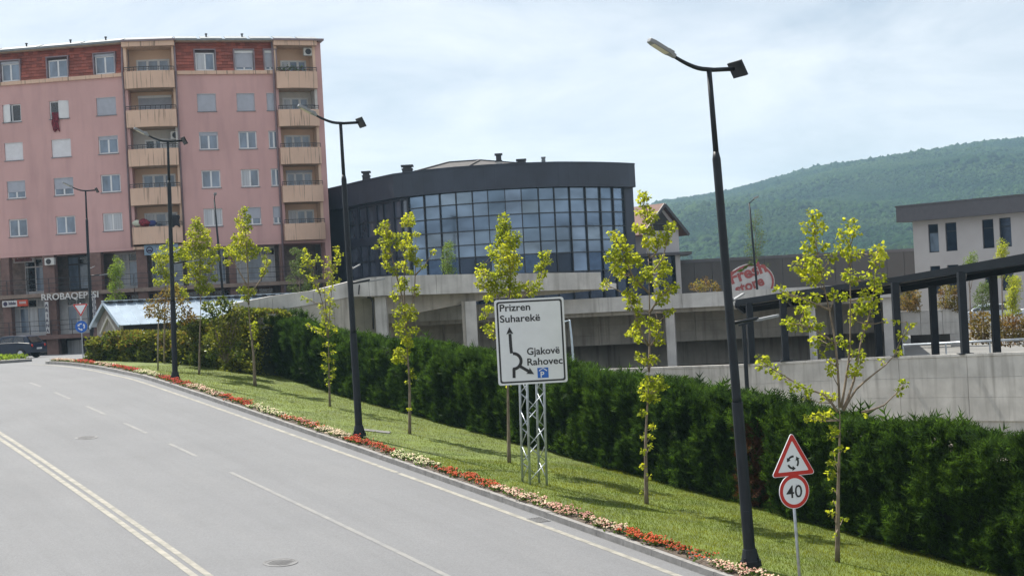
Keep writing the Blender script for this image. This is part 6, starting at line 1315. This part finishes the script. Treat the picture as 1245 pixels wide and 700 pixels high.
for s_ in (1, -1):
    e = ap + sd * (hw - .3) * s_; q = [e + rd * .05, e + rd * (Lr - .6), e + rd * (Lr - .6) - sd * .1 * s_, e + rd * .05 - sd * .1 * s_]; m.hexa([Vector((p.x, p.y, zf)) for p in q] + [Vector((p.x, p.y, zg - .02)) for p in q])
m.build('side_wall', M['hut_dark'], sh)

# little green island of the roundabout
c = P(14, 437, 82); b = MB(); b.prism([(4.6 * math.cos(2 * PI * k / 24), 2.2 * math.sin(2 * PI * k / 24)) for k in range(24)], (c.x - 3.5, 82, -1.64), (1, 0, 0), (0, 1, 0), (0, 0, 1), .14); b.build('traffic_island', M['kerb_stone'], kind='structure')
n = 3000; r_ = np.sqrt(rng.random(n)); th = rng.uniform(0, 2 * PI, n); pos = np.c_[c.x - 3.5 + r_ * np.cos(th) * 4.4, 82 + r_ * np.sin(th) * 2.0, np.full(n, -1.5)]
V, T = scatter(OVAL_V, OVAL_F, pos + np.c_[np.zeros((n, 2)), rng.uniform(0, .22, n)], np.c_[rng.normal(0, .6, (n, 2)), np.ones(n)], rng.normal(0, 1, (n, 3)), rng.uniform(.1, .2, n))
tag(link_mesh('ground_cover', np_mesh('ground_cover', V, T), M['green_leaf'], kind='stuff', origin=(c.x - 3.5, 82, -1.5)), 'low green planting on the roundabout island before the parked car', 'ground cover')

# ------------------------------------------------------------------ wooded hill
RG = [(-900, 2), (300, 8), (560, 30), (700, 60), (773, 103), (805, 117), (850, 121), (900, 128), (950, 137), (1000, 145), (1050, 149), (1100, 157), (1150, 161), (1200, 164.5), (1245, 166), (1500, 170), (2200, 165)]
RIDGE_D = 1750.0
rgx = [(x - 622.5) / F * RIDGE_D for x, _ in RG]; rgh = [h * RIDGE_D / F for _, h in RG]
def hill_z(x, y):
    top = np.interp(x * RIDGE_D / np.maximum(y, 300) * .35 + x * .65, rgx, rgh); t = np.clip((y - 520) / (RIDGE_D - 520), 0, 1); prof = t * .75 + .25 * t * t * (3 - 2 * t)
    back = np.clip((y - RIDGE_D) / 900, 0, 1)
    und = np.sin(x * .021 + y * .004) * 3.5 + np.sin(x * .008 - y * .006 + 1) * 5 + np.sin(y * .017 + x * .011) * 2.5
    return -6 + (top + 6) * prof * (1 - back * .8) + und * np.clip(t * 2, 0, 1) * np.clip((1.02 - t) * 6, .15, 1)
xs = np.linspace(-1500, 1500, 101); ys = np.linspace(500, 2500, 61); X, Y = np.meshgrid(xs, ys); Zh = hill_z(X, Y)
V = np.c_[X.ravel(), Y.ravel(), Zh.ravel()]; nx = len(xs); T = []
for j in range(len(ys) - 1):
    for i in range(nx - 1): a = j * nx + i; T += [(a, a + 1, a + nx + 1), (a, a + nx + 1, a + nx)]
link_mesh('hill', np_mesh('hill', V, T), M['forest_floor'], smooth=True, kind='structure')
ib = MB(); ib.ico((0, 0, 0), 1.0, 1); tv = np.array(ib.v); tf = np.array(ib.f)
OV = np.array([(1, 0, 0), (0, 0, 1), (-1, 0, 0), (0, 0, -1), (0, 1, 0), (0, -.6, 0)], float); OF = [(0, 1, 4), (1, 2, 4), (2, 3, 4), (3, 0, 4), (1, 0, 5), (2, 1, 5), (3, 2, 5), (0, 3, 5)]
fp = []
for N, ya, yb, v_, f_ in ((16000, 560, 860, tv, tf), (66000, 840, 1800, OV, OF)):
    y = ya + (yb - ya) * rng.random(N) ** .85; x = y * rng.uniform(.09, .375, N); z = hill_z(x, y)
    patch = np.sin(x * .033 + 2 * np.sin(y * .012)) + np.sin(y * .027 + x * .011); sz = rng.uniform(1.0, 2.2, N) * (1.05 + .22 * patch) * np.exp(rng.normal(0, .25, N))
    q, t_ = scatter(v_, f_, np.c_[x, y, z + sz * (.2 + .2 * patch)], np.c_[rng.normal(0, .3, (N, 2)), np.ones(N)], rng.normal(0, 1, (N, 3)), sz); q = q + rng.normal(0, .10, q.shape) * np.repeat(sz, len(v_))[:, None]; fp.append((q, t_))
V, T = cat_mesh(fp)
tag(link_mesh('forest', np_mesh('forest', V, T), M['forest'], kind='stuff'), 'dense green forest covering the hill behind the buildings', 'forest')
N = 140; x = rng.uniform(20, 75, N); y = rng.uniform(215, 260, N)
V, T = scatter(tv * [1, 1, 1.3], tf, np.c_[x, y, rng.uniform(-1, 3.5, N)], np.c_[rng.normal(0, .2, (N, 2)), np.ones(N)], rng.normal(0, 1, (N, 3)), rng.uniform(1.2, 2.6, N)); V = V + rng.normal(0, .25, V.shape)
tag(link_mesh('treeline', np_mesh('treeline', V, T), M['green_leaf'], kind='stuff'), 'pale green treetops just showing above the dark store wall', 'trees')

# ------------------------------------------------------------------ air between here and the hill
hz_ = MB(); hz_.box(-1450, 1450, -60, 2480, -12, 205)
hm = bpy.data.materials.new('haze'); hm.use_nodes = True; t = hm.node_tree; t.nodes.remove(t.nodes['Principled BSDF']); v = nn('ShaderNodeVolumePrincipled', t)
v.inputs['Color'].default_value = (.50, .76, 1.0, 1); v.inputs['Density'].default_value = .00021; v.inputs['Anisotropy'].default_value = .2; t.links.new(v.outputs[0], t.nodes['Material Output'].inputs['Volume'])
hz_.build('haze', hm, kind='stuff')
